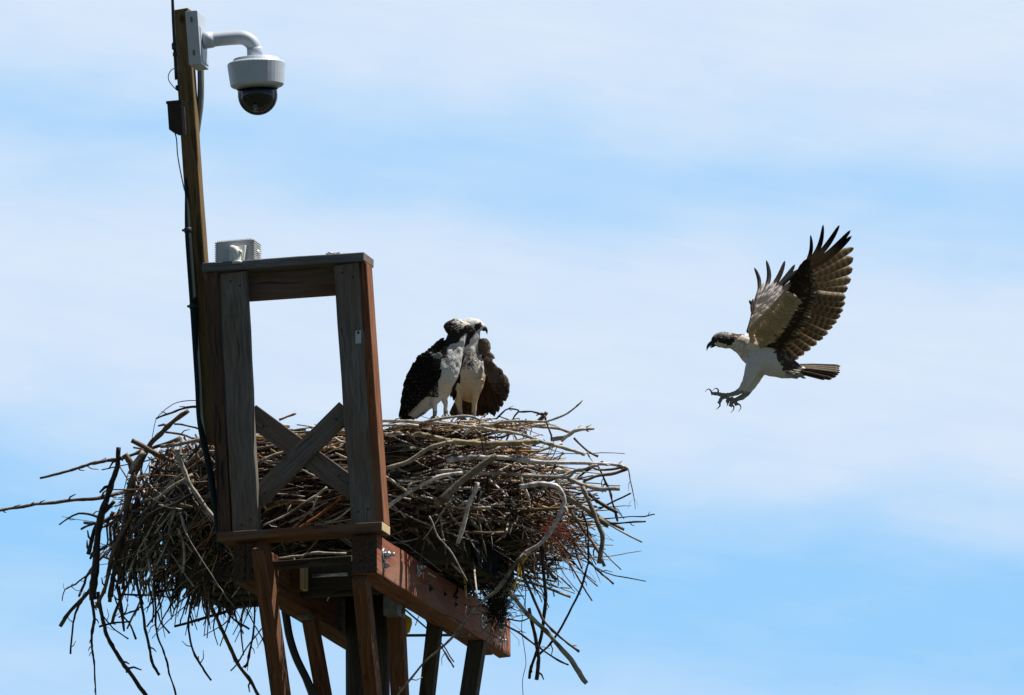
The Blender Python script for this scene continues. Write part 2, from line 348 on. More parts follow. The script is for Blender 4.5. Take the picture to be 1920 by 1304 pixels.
plank('cross_brace', Q(470, 777, 0.058), Q(662, 918, 0.058), Z, 40 * px2m, 0.034, M['grey'], plat, 0.003)
# raw end cap on rail
# screw heads in the frame
for px, py in ((432, 528), (450, 536), (642, 512), (662, 520), (453, 985), (470, 975), (672, 960), (690, 955), (497, 925), (630, 786), (636, 892), (494, 800)):
    q = MB(); q.lathe(Q(px, py, -0.0385 if px < 480 or px > 638 else (0.003 if py in (925, 786) else 0.04)), -B, [(.0055, 0), (.0055, .0015), (.003, .002)], (.05,) * 3, 10); q.build('screw', M['black'], plat)
# braces running down into the post
def brace(a, b, wd, th, mat): return plank('brace', a, b, W, wd, th, mat, plat, 0.004)
brace(Q(489, 1026, -0.085), P(655, 2245, 20.3), 27 * px2m, 0.10, M['redbrown'])
brace(Q(676, 1077, 0.0), P(726, 1560, 20.30), 26 * px2m, 0.10, M['redbrown'])
brace(Q(581, 1160, 0.85), P(668, 1640, 20.5), 25 * px2m, 0.07, M['redbrown'])
brace(Q(742, 1140, 0.7), P(764, 1600, 20.4), 30 * px2m, 0.07, M['redbrown'])
brace(Q(817, 1160, 1.25), P(720, 2030, 20.7), 27 * px2m, 0.06, M['pole'])
brace(Q(896, 1200, 1.62), P(725, 2300, 20.75), 32 * px2m, 0.065, M['greydark'])
# joist hangers
def hanger(c, w_, h_, d_):
    m = MB(); t = 0.004
    m.box(c - W * w_ / 2, W * t, B * d_, Z * h_, (.2,) * 3); m.box(c + W * w_ / 2, W * t, B * d_, Z * h_, (.2,) * 3); m.box(c - Z * h_, W * (w_ / 2 + t), B * d_, Z * t, (.2,) * 3); m.box(c - B * d_, W * (w_ / 2 - t * 1.2), B * t, Z * h_ * .9, (.2,) * 3)
    return m.build('bracket', M['dullsteel'], plat, False)
hanger(Q(575, 1146, 0.82), 24 * px2m, 17 * px2m, 0.06); hanger(Q(739, 1138, 0.68), 24 * px2m, 18 * px2m, 0.06)
# bolts on the red beam's lit side and its far end
def bolt(p, ax, r, l, mat=None, wash=True):
    m = MB(); ax = ax.normalized()
    if wash: m.lathe(p, ax, [(r * 1.9, 0), (r * 1.9, r * .3), (r * 1.1, r * .31)], (.5,) * 3, 16)
    m.lathe(p + ax * r * .3, ax, [(r * 1.05, 0), (r * 1.05, l * .45), (r * .9, l * .5)], (.5,) * 3, 6)
    m.lathe(p + ax * l * .5, ax, [(r * .55, 0), (r * .55, l * .5), (r * .4, l * .55)], (.5,) * 3, 10)
    return m.build('bolt', mat or M['steel'], plat, True)
def on_beam(t, h):   # point on the right face of the right beam, t metres from its near end
    return ra + W * (rw * 0.5003) + B * t + Z * h
for t, h, r, l in ((0.10, 0.012, 0.017, 0.05), (0.10, -0.04, 0.011, 0.03), (0.62, 0.06, 0.012, 0.035), (0.62, 0.03, 0.009, 0.025), (0.8, -0.01, .008, .015), (1.03, 0.01, .008, .012), (1.2, -.005, .008, .012), (1.21, 0.03, .008, .012), (1.43, -0.005, .008, .02), (1.62, 0.01, .010, .02), (1.63, -.02, .008, .015), (1.9, 0.03, .016, .04), (1.9, -0.045, .011, .03)):
    bolt(on_beam(t, h), W, r, l, M['steel'] if t < .7 or t > 1.5 else M['black'])
for px, py in ((420, 640), (690, 640)): pass
# split light end of the cross beam and bright rod
sp = MB(); sp.box(Q(570, 1085, 0.46), W * 0.010, B * 0.03, Z * 0.055, (.7, .45, .2)); sp.build('split_end', M['tan'], plat, False)
rod = MB(); rod.tube([Q(585, 1080, .42), Q(652, 1077, .42)], 0.009, (.6,) * 3, 8); rod.build('rod', M['steel'], plat)
rod = MB(); rod.tube([Q(742, 1192, 1.3), Q(880, 1191, 1.3)], 0.007, (.1,) * 3, 8); rod.build('rod', M['greycond'], plat)
# small metal plate on the right upright
pm = MB(); c = Q(672, 633, -0.041)
pm.box(c - Z * 0.008, W * 0.014, B * 0.003, Z * 0.021, (.6,) * 3); pm.box(c + Z * 0.022, W * 0.014, B * 0.002, Z * 0.010, (.6,) * 3)
o = pm.build('plate', M['plastic'], plat, False)
sc2 = MB(); sc2.lathe(c + Z * 0.022 - B * .002, -B, [(0.006, 0), (0.006, .003), (0.003, .0045)], (.1,) * 3, 12); sc2.build('screw', M['black'], o)

# ------------------------------------------------------------------ mast with its fittings
mo = 0.10
m0, m1 = Q(341, 20, mo), Q(396.5, 832, mo)
mast = empty('camera_mast', m1, 'slim brown square wooden mast rising above the frame at its left side', 'mast')
plank('mast_pole', m1, m0, W, 30 * px2m / math.cos(A_), 0.058, M['mast'], mast, 0.005, warp=0.006)
MU = (m0 - m1).normalized()
def on_mast(py, dx=0.0, db=0.0):
    t = (832 - py) / 812.0; c = m1.lerp(m0, t); return c + W * dx * px2m + B * db
cl = MB()
cl.tube(catmull([on_mast(340, -10, -.03), on_mast(440, -11, -.05), on_mast(580, -11, -.05), on_mast(720, -11.5, -.05), on_mast(800, -12, -.05), Q(393, 880, .02), Q(404, 950, .0), Q(411, 1000, .0), Q(413, 1030, .0)], 60), [.006 + .010 * min(1, i / 8) for i in range(61)], (.02,) * 3, 12)
cl = cl.build('conduit', M['conduit']); tag(cl, 'dark green conduit running down the left side of the mast', 'conduit')
for py in (438, 580):
    c = on_mast(py, -11, -.05); b = MB(); b.lathe(c - MU * .012, MU, [(0.018, 0), (0.0195, .006), (0.0195, .016), (0.018, .020)], (.02,) * 3, 16); b.lathe(c - W * .018, -W, [(.006, 0), (.006, .009), (.004, .011)], (.02,) * 3, 8); b.build('clamp', M['black'], cl)
gp = MB(); gp.tube(catmull([on_mast(118, 28, .015), on_mast(160, 25, .02), on_mast(195, 20, .03), on_mast(235, 12, .035), on_mast(262, 6, .04)], 24), [0.016] * 14 + [0.0155 - 0.0005 * i for i in range(11)], (.1,) * 3, 12)
tag(gp.build('conduit', M['greycond']), 'short grey conduit slanting down behind the camera wall box', 'conduit')
# antenna rod, its clips
ar = MB(); at = on_mast(95, -16, 0); ar.tube([at, P(331, 150, 19.6) - W * .0, P(328, 90, 19.6), P(325, 40, 19.58), P(323, -12, 19.56), P(322, -60, 19.55)][1:], [.0085, .0085, .0075, .0065, .006], (.02,) * 3, 8)
an = ar.build('antenna_rod', M['black']); tag(an, 'thin black rod standing up past the top left of the mast', 'rod')
for px, py, h in ((327, 87, .018), (329, 102, .012), (334, 165, .012)):
    c = MB(); c.lathe(P(px, py, 19.58) - MU * h, MU, [(.008, 0), (.013, h * .3), (.013, h * 1.6), (.008, h * 2)], (.02,) * 3, 10); c.build('clip', M['black'], an)
lw_ = MB(); lw_.tube(catmull([P(331, 128, 19.56), P(322, 131, 19.55), P(316, 141, 19.55), P(317, 152, 19.55), P(325, 163, 19.56), P(334, 171, 19.58)], 30), 0.0022, (.1,) * 3, 6)
tag(lw_.build('cable', M['cable']), 'thin pale cable looped beside the upper mast above the rusty box', 'cable')
# rusty junction box
jb = empty('junction_box', P(330, 245, 19.55), 'small rusty brown box fixed to the left side of the mast', 'box')
b_ = MB(); c = P(331.5, 220, 19.56); b_.box(c, W * 0.034, B * 0.03, MU * 0.064, (.05,) * 3); b_.build('case', M['rust'], jb, False, bevel=.004)
b_ = MB(); b_.box(c + MU * 0.066, W * 0.037, B * 0.033, MU * 0.006, (.05,) * 3)
for k in range(5): b_.lathe(c + MU * .071 + W * (k - 2) * .014, MU, [(.005, 0), (.005, .006), (.003, .008)], (.05,) * 3, 8)
b_.build('lid', M['rust'], jb, False)
b_ = MB(); b_.rings([[c - MU * .064 + W * x * .033 + B * y * .029 for x, y in ((-1, -1), (1, -1), (1, 1), (-1, 1))], [c - MU * .084 + W * (x * .015 + .014) + B * y * .02 for x, y in ((-1, -1), (1, -1), (1, 1), (-1, 1))]], (.05,) * 3); b_.build('base_cap', M['rust'], jb, False)
wi = MB(); wi.tube(catmull([P(327, 246, 19.56), P(331, 262, 19.55), P(333, 290, 19.55), P(338, 320, 19.56), P(346, 358, 19.58)], 30), 0.003, (.1,) * 3, 6)
tag(wi.build('cable', M['cable']), 'thin dark cable hanging from the rusty box down to the mast', 'cable')

# ------------------------------------------------------------------ security camera
AX = W.copy(); CU = (Z * 0.999 + W * -0.02).normalized()
dcam = 19.62
def K(px, py, dd=0.0): return P(px, py, dcam + dd)
scam = empty('security_camera', K(368, 76), 'white dome security camera on a curved arm near the top of the mast', 'camera')
b_ = MB(); c = K(368, 77)
b0, b1 = K(365.5, 26), K(373, 127)
zb = (b0 - b1).normalized(); wx = (W - zb * W.dot(zb)).normalized()
b_.box((b0 + b1) / 2, wx * 0.030, B * 0.055, zb * ((b0 - b1).length / 2), (.7,) * 3); wb = b_.build('wall_box', M['housing'], scam, False, bevel=.004)
b_ = MB(); b_.box(K(379, 87) , wx * 0.012, B * 0.045, zb * 0.085, (.7,) * 3); b_.build('wall_plate', M['housing'], scam, False, bevel=.005)
for py in (43, 105):
    q = MB(); q.box(K(366.5 + (py - 43) * .075, py) - B * .057, wx * .004, B * .003, zb * .012, (.2,) * 3); q.build('slot', M['greycond'], wb, False)
arm_c = [K(384, 76), K(400, 74.5), K(420, 72.5), K(440, 71), K(454, 71), K(465, 75), K(474, 84), K(477, 94), K(477.5, 102), K(478, 112)]
b_ = MB(); b_.tube(catmull(arm_c, 50), 0.0335 - 0.0, (.7,) * 3, 24); b_.build('arm', M['housing'], scam)
b_ = MB(); b_.tube([K(381, 76.5), K(400, 74.5), K(400.4, 74.4)], [.040, .0375, .034], (.7,) * 3, 24); b_.build('arm_collar', M['housing'], scam); b_ = MB(); b_.tube([K(477.5, 89), K(477.6, 90), K(478, 111)], [.033, .0365, .0365], (.7,) * 3, 24); b_.build('arm_collar', M['housing'], scam)
hc = K(480.5, 118); ha = (K(478, 108) - K(484, 200)).normalized(); ha = (ha * .5 + CU * .5).normalized()
def oct_ring(c, r, n=8, per=5, rnd=0.86):
    a = (rt - ha * rt.dot(ha)).normalized(); b = ha.cross(a); out = []
    for k in range(n * per):
        f = 2 * math.pi * (k + .5 * per) / (n * per); ff = (f + math.pi / n) % (2 * math.pi / n) - math.pi / n
        rr_ = r * (rnd * 1.0 + (1 - rnd) * (math.cos(math.pi / n) / math.cos(ff)))
        out.append(c + (a * math.cos(f + .35) + b * math.sin(f + .35)) * rr_)
    return out
b_ = MB()
pr = [(0.095, 0.022), (0.105, 0.020), (0.112, 0.006), (0.112, -0.002)]
b_.rings([oct_ring(hc + ha * h, r) for r, h in pr], (.7,) * 3); b_.build('top_cap', M['housing'], scam, False, bevel=.002)
b_ = MB(); pr = [(0.118, 0.004), (0.132, -0.001), (0.1355, -0.007), (0.130, -0.060), (0.1245, -0.106), (0.118, -0.113), (0.098, -0.119)]
b_.rings([oct_ring(hc + ha * h, r, rnd=.88) for r, h in pr], (.7,) * 3); hs = b_.build('housing', M['housing'], scam, False, bevel=.0015)
dc = hc - ha * 0.118
b_ = MB(); b_.lathe(dc + ha * .003, ha, [(0.096, 0.0), (0.098, -0.006), (0.094, -0.012), (.088, -.012)], (.3,) * 3, 48); b_.build('dome_ring', M['greycond'], scam)
gm, gnt, gb = new_mat('clear_dome')
lwn = gnt.nodes.new('ShaderNodeFresnel'); lwn.inputs['IOR'].default_value = 1.18; trn = gnt.nodes.new('ShaderNodeBsdfTransparent'); trn.inputs['Color'].default_value = (.93, .95, .96, 1); gln = gnt.nodes.new('ShaderNodeBsdfGlossy'); gln.inputs['Roughness'].default_value = .03
mxn = gnt.nodes.new('ShaderNodeMixShader'); gnt.links.new(lwn.outputs[0], mxn.inputs[0]); gnt.links.new(trn.outputs[0], mxn.inputs[1]); gnt.links.new(gln.outputs[0], mxn.inputs[2]); gnt.links.new(mxn.outputs[0], gnt.nodes['Material Output'].inputs[0])
dm, dnt, db_ = new_mat('smoked_dome'); db_.inputs['Base Color'].default_value = (0.012, 0.012, 0.013, 1); db_.inputs['Roughness'].default_value = 0.12
def dome(r, drop, mat, name, par):
    b = MB(); pr = [(r, 0)] + [(r * math.cos(t), -drop - r * math.sin(t)) for t in [i * math.pi / 36 for i in range(18)]] + [(0.0008, -drop - r)]
    b.lathe(dc, ha, pr, (.02,) * 3, 48); return b.build(name, mat, par)
dome(0.092, 0.036, gm, 'dome_cover', scam); dome(0.0835, 0.033, dm, 'camera_globe', scam)
lens = MB(); lens.lathe(dc - ha * .085 - fw * .060 - rt * .012, (-fw - up * .5), [(.011, 0), (.011, .012), (.008, .014), (.006, .010)], (.1,) * 3, 20); lens.build('lens', M['greycond'], scam)
# ------------------------------------------------------------------ ribbed grey housing on the shelf
sbx = empty('ribbed_housing', Q(450, 497, .02), 'pale grey ribbed metal housing sitting on the left end of the shelf', 'housing')
sd = 0.03
c = Q(446.5, 476.5, sd); hx, hy, hz = 33 * px2m / math.cos(A_) , 0.055, 21 * px2m
b_ = MB(); b_.box(c, W * hx * .97, B * hy, Z * hz * .97, (.5,) * 3); bx = b_.build('case', M['plastic'], sbx, False, bevel=.002)
b_ = MB()
for k in range(10):
    z_ = -hz + (k + .5) * 2 * hz / 10; b_.box(c + Z * z_, W * (hx + .011), B * hy * .97, Z * hz * .034, (.5,) * 3)
for k in range(20):
    x_ = -hx + (k + .5) * 2 * hx / 20; b_.box(c + W * x_ + Z * hz * .99, W * hx * .02, B * hy * .98, Z * hz * .07, (.5,) * 3)
b_.build('cooling_rib', M['plastic'], bx, False)
b_ = MB(); q0 = Q(446, 478, sd - hy * 1.06); b_.rings([[q0 + W * x * 17 * px2m + Z * z * 16.5 * px2m - B * .0 for x, z in ((-1, -1.1), (.85, -1.1), (1.05, 1), (-1, 1))], [q0 + W * x * 15 * px2m + Z * z * 15 * px2m - B * .014 for x, z in ((-1, -1.1), (.85, -1.1), (1.05, 1), (-1, 1))]], (.6,) * 3); b_.build('front_cover', M['white'], sbx, False, bevel=.002)
b_ = MB(); b_.tube(catmull([Q(445, 494, sd - hy * 1.06 - .024), Q(444.5, 480, sd - hy * 1.06 - .026), Q(442, 470, sd - hy * 1.06 - .026), Q(435, 467, sd - hy * 1.06 - .008)], 20), 0.018, (.7,) * 3, 16)
b_.lathe(Q(450, 474, sd - hy - .03), -B, [(.012, 0), (.012, .008), (.007, .012)], (.6,) * 3, 12); b_.lathe(Q(445, 494.5, sd - hy * 1.06 - .024), Z, [(.024, 0), (.024, .010), (.018, .012)], (.6,) * 3, 16)
b_.build('elbow_fitting', M['white'], sbx)
b_ = MB(); b_.lathe(c + W * hx * 1.03, W, [(.012, 0), (.012, .012), (.006, .016)], (.6,) * 3, 12); b_.build('knob', M['white'], sbx)
# ------------------------------------------------------------------ nest
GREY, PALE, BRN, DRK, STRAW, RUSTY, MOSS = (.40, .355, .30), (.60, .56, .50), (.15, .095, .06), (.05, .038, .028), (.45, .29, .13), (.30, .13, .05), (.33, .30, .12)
zb_, zt_ = (jr + Z * jh / 2).z - .10, P(780, 786, 19.85).z
NC = P(652, 900, 20.72); NC.z = zb_
NH = zt_ - zb_
nest = empty('osprey_nest', NC, 'huge shaggy bowl of dry sticks piled on the timber platform behind the grey frame', 'nest')
def jit(c, a=.25):
    k = random.uniform(1 - a, 1 + a); return (c[0] * k * random.uniform(.95, 1.05), c[1] * k, c[2] * k * random.uniform(.92, 1.06))
PROF = [(0.0, .58), (.12, .80), (.28, 1.00), (.45, 1.08), (.62, 1.05), (.8, 0.98), (.92, .92), (1.0, .80)]
def prof(h):
    h = max(0, min(1, h))
    for (a, x), (b, y) in zip(PROF, PROF[1:]):
        if h <= b: return x + (y - x) * (h - a) / (b - a)
    return PROF[-1][1]
def nest_r(th, h):
    x = math.cos(th); l = prof(h)
    if x > 0: l *= 1 + .04 * x
    else: l = l + (-x) * .16 * max(0, .55 - h)          # the left side slumps and hangs
    return l
def nest_p(th, h, k=1.0):
    r = nest_r(th, h) * k; lx = 1.0; return NC + V((math.cos(th) * r * lx, math.sin(th) * r * .86, h * NH))
def stick(mb, pts, r0, r1, c, n=6, seg=None, knob=0.0, wob=0.0, twigs=0, broken=False):
    L_ = sum((b - a).length for a, b in zip(pts, pts[1:])); m = seg or max(6, int(L_ / 0.022))
    ps = catmull(pts, m); ph = random.random() * 50
    out, rs, cs = [], [], []
    for i, p in enumerate(ps):
        t = i / m; q = V((noise.noise(V((ph, t * L_ * 9, 0))), noise.noise(V((ph, t * L_ * 9, 7))), noise.noise(V((ph, t * L_ * 9, 14))))) * wob * 1.3 + V((noise.noise(V((ph, t * L_ * 28, 20))), noise.noise(V((ph, t * L_ * 28, 27))), noise.noise(V((ph, t * L_ * 28, 34))))) * wob * .55
        out.append(p + q); r = r0 + (r1 - r0) * t
        r *= 1 + .24 * noise.noise(V((ph + 9, t * L_ * 25, 0))) + (knob * (random.random() < .3) * random.uniform(.2, 1))
        rs.append(max(r, .0008)); k = 1 + .35 * noise.noise(V((ph, t * L_ * 12, 3))); k *= (.45 if noise.noise(V((ph, t * L_ * 30, 60))) > .28 else 1); cs.append((c[0] * k, c[1] * k, c[2] * k))
    mb.tube(out, rs, cs, n)
    for _ in range(twigs):
        i = random.randrange(1, m - 1); d = (out[i + 1] - out[i - 1]).normalized(); s = (d.orthogonal().normalized()); s.rotate(Matrix.Rotation(random.random() * 6.28, 3, d))
        l = random.uniform(.012, .05); mb.tube([out[i], out[i] + (d * .5 + s) * l * .6, out[i] + (d + s) * l], [rs[i] * .6, rs[i] * .5, rs[i] * .3], jit(c), 5)
def hand(pts, w0, w1, c, d, knob=.0, wob=.004, twigs=0):
    """a single stick of the nest; pts are (px, py[, extra depth])"""
    mb = MB(); d -= .06 if pts[0][0] > 690 and d > 19.5 else 0; ps = [P(p[0], p[1], d + (p[2] if len(p) > 2 else 0)) for p in pts]
    stick(mb, ps, w0 * px2m * .43, w1 * px2m * .43, c, 8, knob=knob, wob=wob, twigs=twigs)
    return mb.build('stick', M['twig'], nest)
S = [  # points, start width, end width, colour, depth
 # left side
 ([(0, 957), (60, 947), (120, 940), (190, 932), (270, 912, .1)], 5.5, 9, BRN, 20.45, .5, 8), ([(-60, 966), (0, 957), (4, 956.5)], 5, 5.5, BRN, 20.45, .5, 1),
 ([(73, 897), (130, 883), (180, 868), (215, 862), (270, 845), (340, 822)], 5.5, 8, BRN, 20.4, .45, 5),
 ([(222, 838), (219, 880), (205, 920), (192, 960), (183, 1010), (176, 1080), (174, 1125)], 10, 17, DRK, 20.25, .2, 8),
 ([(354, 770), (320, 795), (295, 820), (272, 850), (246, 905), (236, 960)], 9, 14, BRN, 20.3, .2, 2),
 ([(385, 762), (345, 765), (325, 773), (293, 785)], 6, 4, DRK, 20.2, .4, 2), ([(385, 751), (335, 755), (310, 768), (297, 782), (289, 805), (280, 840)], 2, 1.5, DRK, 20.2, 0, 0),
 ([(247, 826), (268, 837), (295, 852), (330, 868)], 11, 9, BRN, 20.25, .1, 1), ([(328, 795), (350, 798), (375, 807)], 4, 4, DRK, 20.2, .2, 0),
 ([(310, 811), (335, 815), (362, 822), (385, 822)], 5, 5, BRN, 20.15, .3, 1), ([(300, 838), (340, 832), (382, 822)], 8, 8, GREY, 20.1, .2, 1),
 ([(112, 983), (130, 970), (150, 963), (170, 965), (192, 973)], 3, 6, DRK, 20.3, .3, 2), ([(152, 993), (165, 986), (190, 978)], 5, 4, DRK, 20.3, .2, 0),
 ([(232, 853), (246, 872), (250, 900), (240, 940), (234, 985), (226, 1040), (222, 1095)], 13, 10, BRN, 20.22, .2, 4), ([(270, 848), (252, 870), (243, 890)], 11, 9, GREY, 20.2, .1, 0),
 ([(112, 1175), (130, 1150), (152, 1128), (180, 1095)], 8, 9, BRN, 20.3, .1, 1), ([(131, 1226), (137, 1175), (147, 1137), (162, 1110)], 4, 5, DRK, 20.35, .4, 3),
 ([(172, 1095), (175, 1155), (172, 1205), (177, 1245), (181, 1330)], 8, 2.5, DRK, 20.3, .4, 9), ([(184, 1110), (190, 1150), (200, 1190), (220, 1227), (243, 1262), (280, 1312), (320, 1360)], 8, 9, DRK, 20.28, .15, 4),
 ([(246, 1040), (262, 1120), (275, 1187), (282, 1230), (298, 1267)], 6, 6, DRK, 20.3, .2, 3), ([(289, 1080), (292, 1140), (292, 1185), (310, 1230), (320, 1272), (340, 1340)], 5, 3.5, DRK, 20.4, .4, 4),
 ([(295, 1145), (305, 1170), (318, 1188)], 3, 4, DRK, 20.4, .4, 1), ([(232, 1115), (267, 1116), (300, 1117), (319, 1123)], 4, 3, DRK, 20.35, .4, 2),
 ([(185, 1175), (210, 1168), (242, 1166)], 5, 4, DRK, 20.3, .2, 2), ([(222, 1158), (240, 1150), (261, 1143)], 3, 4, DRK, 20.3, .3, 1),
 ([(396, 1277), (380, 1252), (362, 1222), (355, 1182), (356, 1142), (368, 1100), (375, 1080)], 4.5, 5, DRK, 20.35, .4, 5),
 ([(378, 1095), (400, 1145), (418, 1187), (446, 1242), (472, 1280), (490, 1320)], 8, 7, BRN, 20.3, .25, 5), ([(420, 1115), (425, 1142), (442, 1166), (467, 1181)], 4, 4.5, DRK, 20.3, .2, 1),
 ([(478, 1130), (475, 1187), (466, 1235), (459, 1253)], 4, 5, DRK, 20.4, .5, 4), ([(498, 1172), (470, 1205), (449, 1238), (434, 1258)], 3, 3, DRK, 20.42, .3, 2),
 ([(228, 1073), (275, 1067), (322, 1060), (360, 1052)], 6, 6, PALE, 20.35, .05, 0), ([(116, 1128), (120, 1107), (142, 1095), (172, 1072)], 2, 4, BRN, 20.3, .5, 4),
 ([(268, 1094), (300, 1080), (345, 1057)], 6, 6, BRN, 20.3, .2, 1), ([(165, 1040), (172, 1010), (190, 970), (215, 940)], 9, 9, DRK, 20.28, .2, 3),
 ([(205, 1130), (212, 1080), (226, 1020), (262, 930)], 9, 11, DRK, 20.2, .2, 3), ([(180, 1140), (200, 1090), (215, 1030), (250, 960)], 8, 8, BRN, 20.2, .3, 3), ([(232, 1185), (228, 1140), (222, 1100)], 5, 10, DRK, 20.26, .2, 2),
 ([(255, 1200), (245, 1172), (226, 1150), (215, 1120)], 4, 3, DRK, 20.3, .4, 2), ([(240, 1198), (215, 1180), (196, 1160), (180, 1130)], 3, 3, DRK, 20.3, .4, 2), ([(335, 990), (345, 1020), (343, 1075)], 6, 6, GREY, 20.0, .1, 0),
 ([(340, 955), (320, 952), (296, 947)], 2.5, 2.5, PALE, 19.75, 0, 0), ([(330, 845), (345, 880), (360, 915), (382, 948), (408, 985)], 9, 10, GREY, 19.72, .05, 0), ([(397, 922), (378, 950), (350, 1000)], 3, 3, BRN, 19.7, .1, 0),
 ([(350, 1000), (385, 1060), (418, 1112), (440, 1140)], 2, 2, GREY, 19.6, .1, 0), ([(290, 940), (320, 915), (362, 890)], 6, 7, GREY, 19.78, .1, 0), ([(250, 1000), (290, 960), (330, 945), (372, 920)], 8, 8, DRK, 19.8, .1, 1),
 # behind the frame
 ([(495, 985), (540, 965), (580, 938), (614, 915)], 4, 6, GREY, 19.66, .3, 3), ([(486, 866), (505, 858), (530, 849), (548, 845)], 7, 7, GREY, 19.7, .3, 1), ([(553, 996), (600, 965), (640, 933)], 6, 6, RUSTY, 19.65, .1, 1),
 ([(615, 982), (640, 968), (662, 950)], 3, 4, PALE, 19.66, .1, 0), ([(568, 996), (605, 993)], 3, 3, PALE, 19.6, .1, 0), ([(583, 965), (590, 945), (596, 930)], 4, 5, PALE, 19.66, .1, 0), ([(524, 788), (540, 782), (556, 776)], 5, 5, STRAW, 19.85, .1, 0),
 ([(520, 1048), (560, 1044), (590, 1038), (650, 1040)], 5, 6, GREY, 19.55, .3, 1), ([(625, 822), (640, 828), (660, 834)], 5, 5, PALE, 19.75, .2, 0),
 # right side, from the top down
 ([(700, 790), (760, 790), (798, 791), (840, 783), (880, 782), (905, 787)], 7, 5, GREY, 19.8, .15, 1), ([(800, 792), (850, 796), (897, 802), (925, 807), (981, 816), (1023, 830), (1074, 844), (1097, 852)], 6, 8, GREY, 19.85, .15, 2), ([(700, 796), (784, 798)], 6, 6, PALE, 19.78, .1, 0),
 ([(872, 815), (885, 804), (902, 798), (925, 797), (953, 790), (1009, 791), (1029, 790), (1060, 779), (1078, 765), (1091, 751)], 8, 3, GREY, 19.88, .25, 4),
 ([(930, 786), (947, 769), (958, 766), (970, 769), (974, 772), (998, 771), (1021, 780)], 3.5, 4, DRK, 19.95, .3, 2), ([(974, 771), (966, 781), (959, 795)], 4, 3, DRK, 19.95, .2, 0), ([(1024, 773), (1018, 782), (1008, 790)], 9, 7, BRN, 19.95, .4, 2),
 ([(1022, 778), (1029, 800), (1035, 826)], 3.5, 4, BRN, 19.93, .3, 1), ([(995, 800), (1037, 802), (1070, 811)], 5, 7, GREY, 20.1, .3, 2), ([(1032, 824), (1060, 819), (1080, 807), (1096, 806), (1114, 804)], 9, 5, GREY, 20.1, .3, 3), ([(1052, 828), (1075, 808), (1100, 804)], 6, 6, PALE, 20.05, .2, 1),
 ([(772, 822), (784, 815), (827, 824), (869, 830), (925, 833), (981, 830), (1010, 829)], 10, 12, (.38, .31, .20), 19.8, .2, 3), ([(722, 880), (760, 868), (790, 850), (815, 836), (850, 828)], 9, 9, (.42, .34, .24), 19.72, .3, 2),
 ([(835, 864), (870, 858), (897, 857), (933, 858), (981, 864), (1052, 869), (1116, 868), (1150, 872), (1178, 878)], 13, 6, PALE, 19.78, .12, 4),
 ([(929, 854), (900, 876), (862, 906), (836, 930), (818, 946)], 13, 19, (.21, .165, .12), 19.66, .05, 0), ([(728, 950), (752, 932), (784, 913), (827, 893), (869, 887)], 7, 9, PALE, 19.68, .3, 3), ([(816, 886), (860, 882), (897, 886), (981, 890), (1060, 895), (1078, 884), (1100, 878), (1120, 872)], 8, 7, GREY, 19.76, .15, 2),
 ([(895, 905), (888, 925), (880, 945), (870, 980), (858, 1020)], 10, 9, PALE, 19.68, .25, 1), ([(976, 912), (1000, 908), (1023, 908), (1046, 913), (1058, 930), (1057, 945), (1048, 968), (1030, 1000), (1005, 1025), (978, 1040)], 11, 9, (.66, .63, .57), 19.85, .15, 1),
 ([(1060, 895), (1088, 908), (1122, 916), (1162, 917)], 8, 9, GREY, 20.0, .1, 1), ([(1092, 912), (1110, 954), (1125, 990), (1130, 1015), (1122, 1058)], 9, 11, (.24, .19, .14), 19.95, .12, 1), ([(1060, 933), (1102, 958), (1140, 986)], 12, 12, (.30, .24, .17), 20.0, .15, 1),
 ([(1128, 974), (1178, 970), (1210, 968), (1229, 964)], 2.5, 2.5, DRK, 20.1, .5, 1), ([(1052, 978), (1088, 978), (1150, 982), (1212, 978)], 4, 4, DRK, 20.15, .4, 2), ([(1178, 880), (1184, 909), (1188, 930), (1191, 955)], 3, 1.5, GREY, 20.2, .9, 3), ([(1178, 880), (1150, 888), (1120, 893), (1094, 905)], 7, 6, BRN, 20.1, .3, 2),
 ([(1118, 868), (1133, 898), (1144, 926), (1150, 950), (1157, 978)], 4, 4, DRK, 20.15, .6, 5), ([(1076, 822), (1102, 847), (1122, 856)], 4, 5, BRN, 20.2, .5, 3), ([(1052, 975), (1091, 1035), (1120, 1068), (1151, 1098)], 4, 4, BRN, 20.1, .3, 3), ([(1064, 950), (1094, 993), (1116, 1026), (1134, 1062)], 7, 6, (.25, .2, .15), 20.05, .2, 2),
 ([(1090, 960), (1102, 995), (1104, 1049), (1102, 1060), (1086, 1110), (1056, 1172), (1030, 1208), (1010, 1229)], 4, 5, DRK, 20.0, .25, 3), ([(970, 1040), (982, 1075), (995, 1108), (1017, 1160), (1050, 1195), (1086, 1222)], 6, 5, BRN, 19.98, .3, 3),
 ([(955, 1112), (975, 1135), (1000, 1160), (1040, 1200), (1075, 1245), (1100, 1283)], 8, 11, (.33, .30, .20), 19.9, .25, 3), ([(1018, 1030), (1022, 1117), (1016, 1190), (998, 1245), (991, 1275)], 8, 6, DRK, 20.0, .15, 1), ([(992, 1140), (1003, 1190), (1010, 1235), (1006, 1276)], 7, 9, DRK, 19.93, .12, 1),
 ([(940, 1170), (970, 1185), (1002, 1208), (1035, 1232), (1066, 1248)], 4, 4, BRN, 19.9, .3, 2), ([(740, 1310), (795, 1247), (830, 1212), (866, 1175), (902, 1132), (935, 1102), (965, 1060), (985, 1040)], 4, 8, (.22, .18, .13), 19.2, .25, 4), ([(827, 1213), (836, 1232), (851, 1253)], 3, 4, DRK, 19.25, .5, 2),
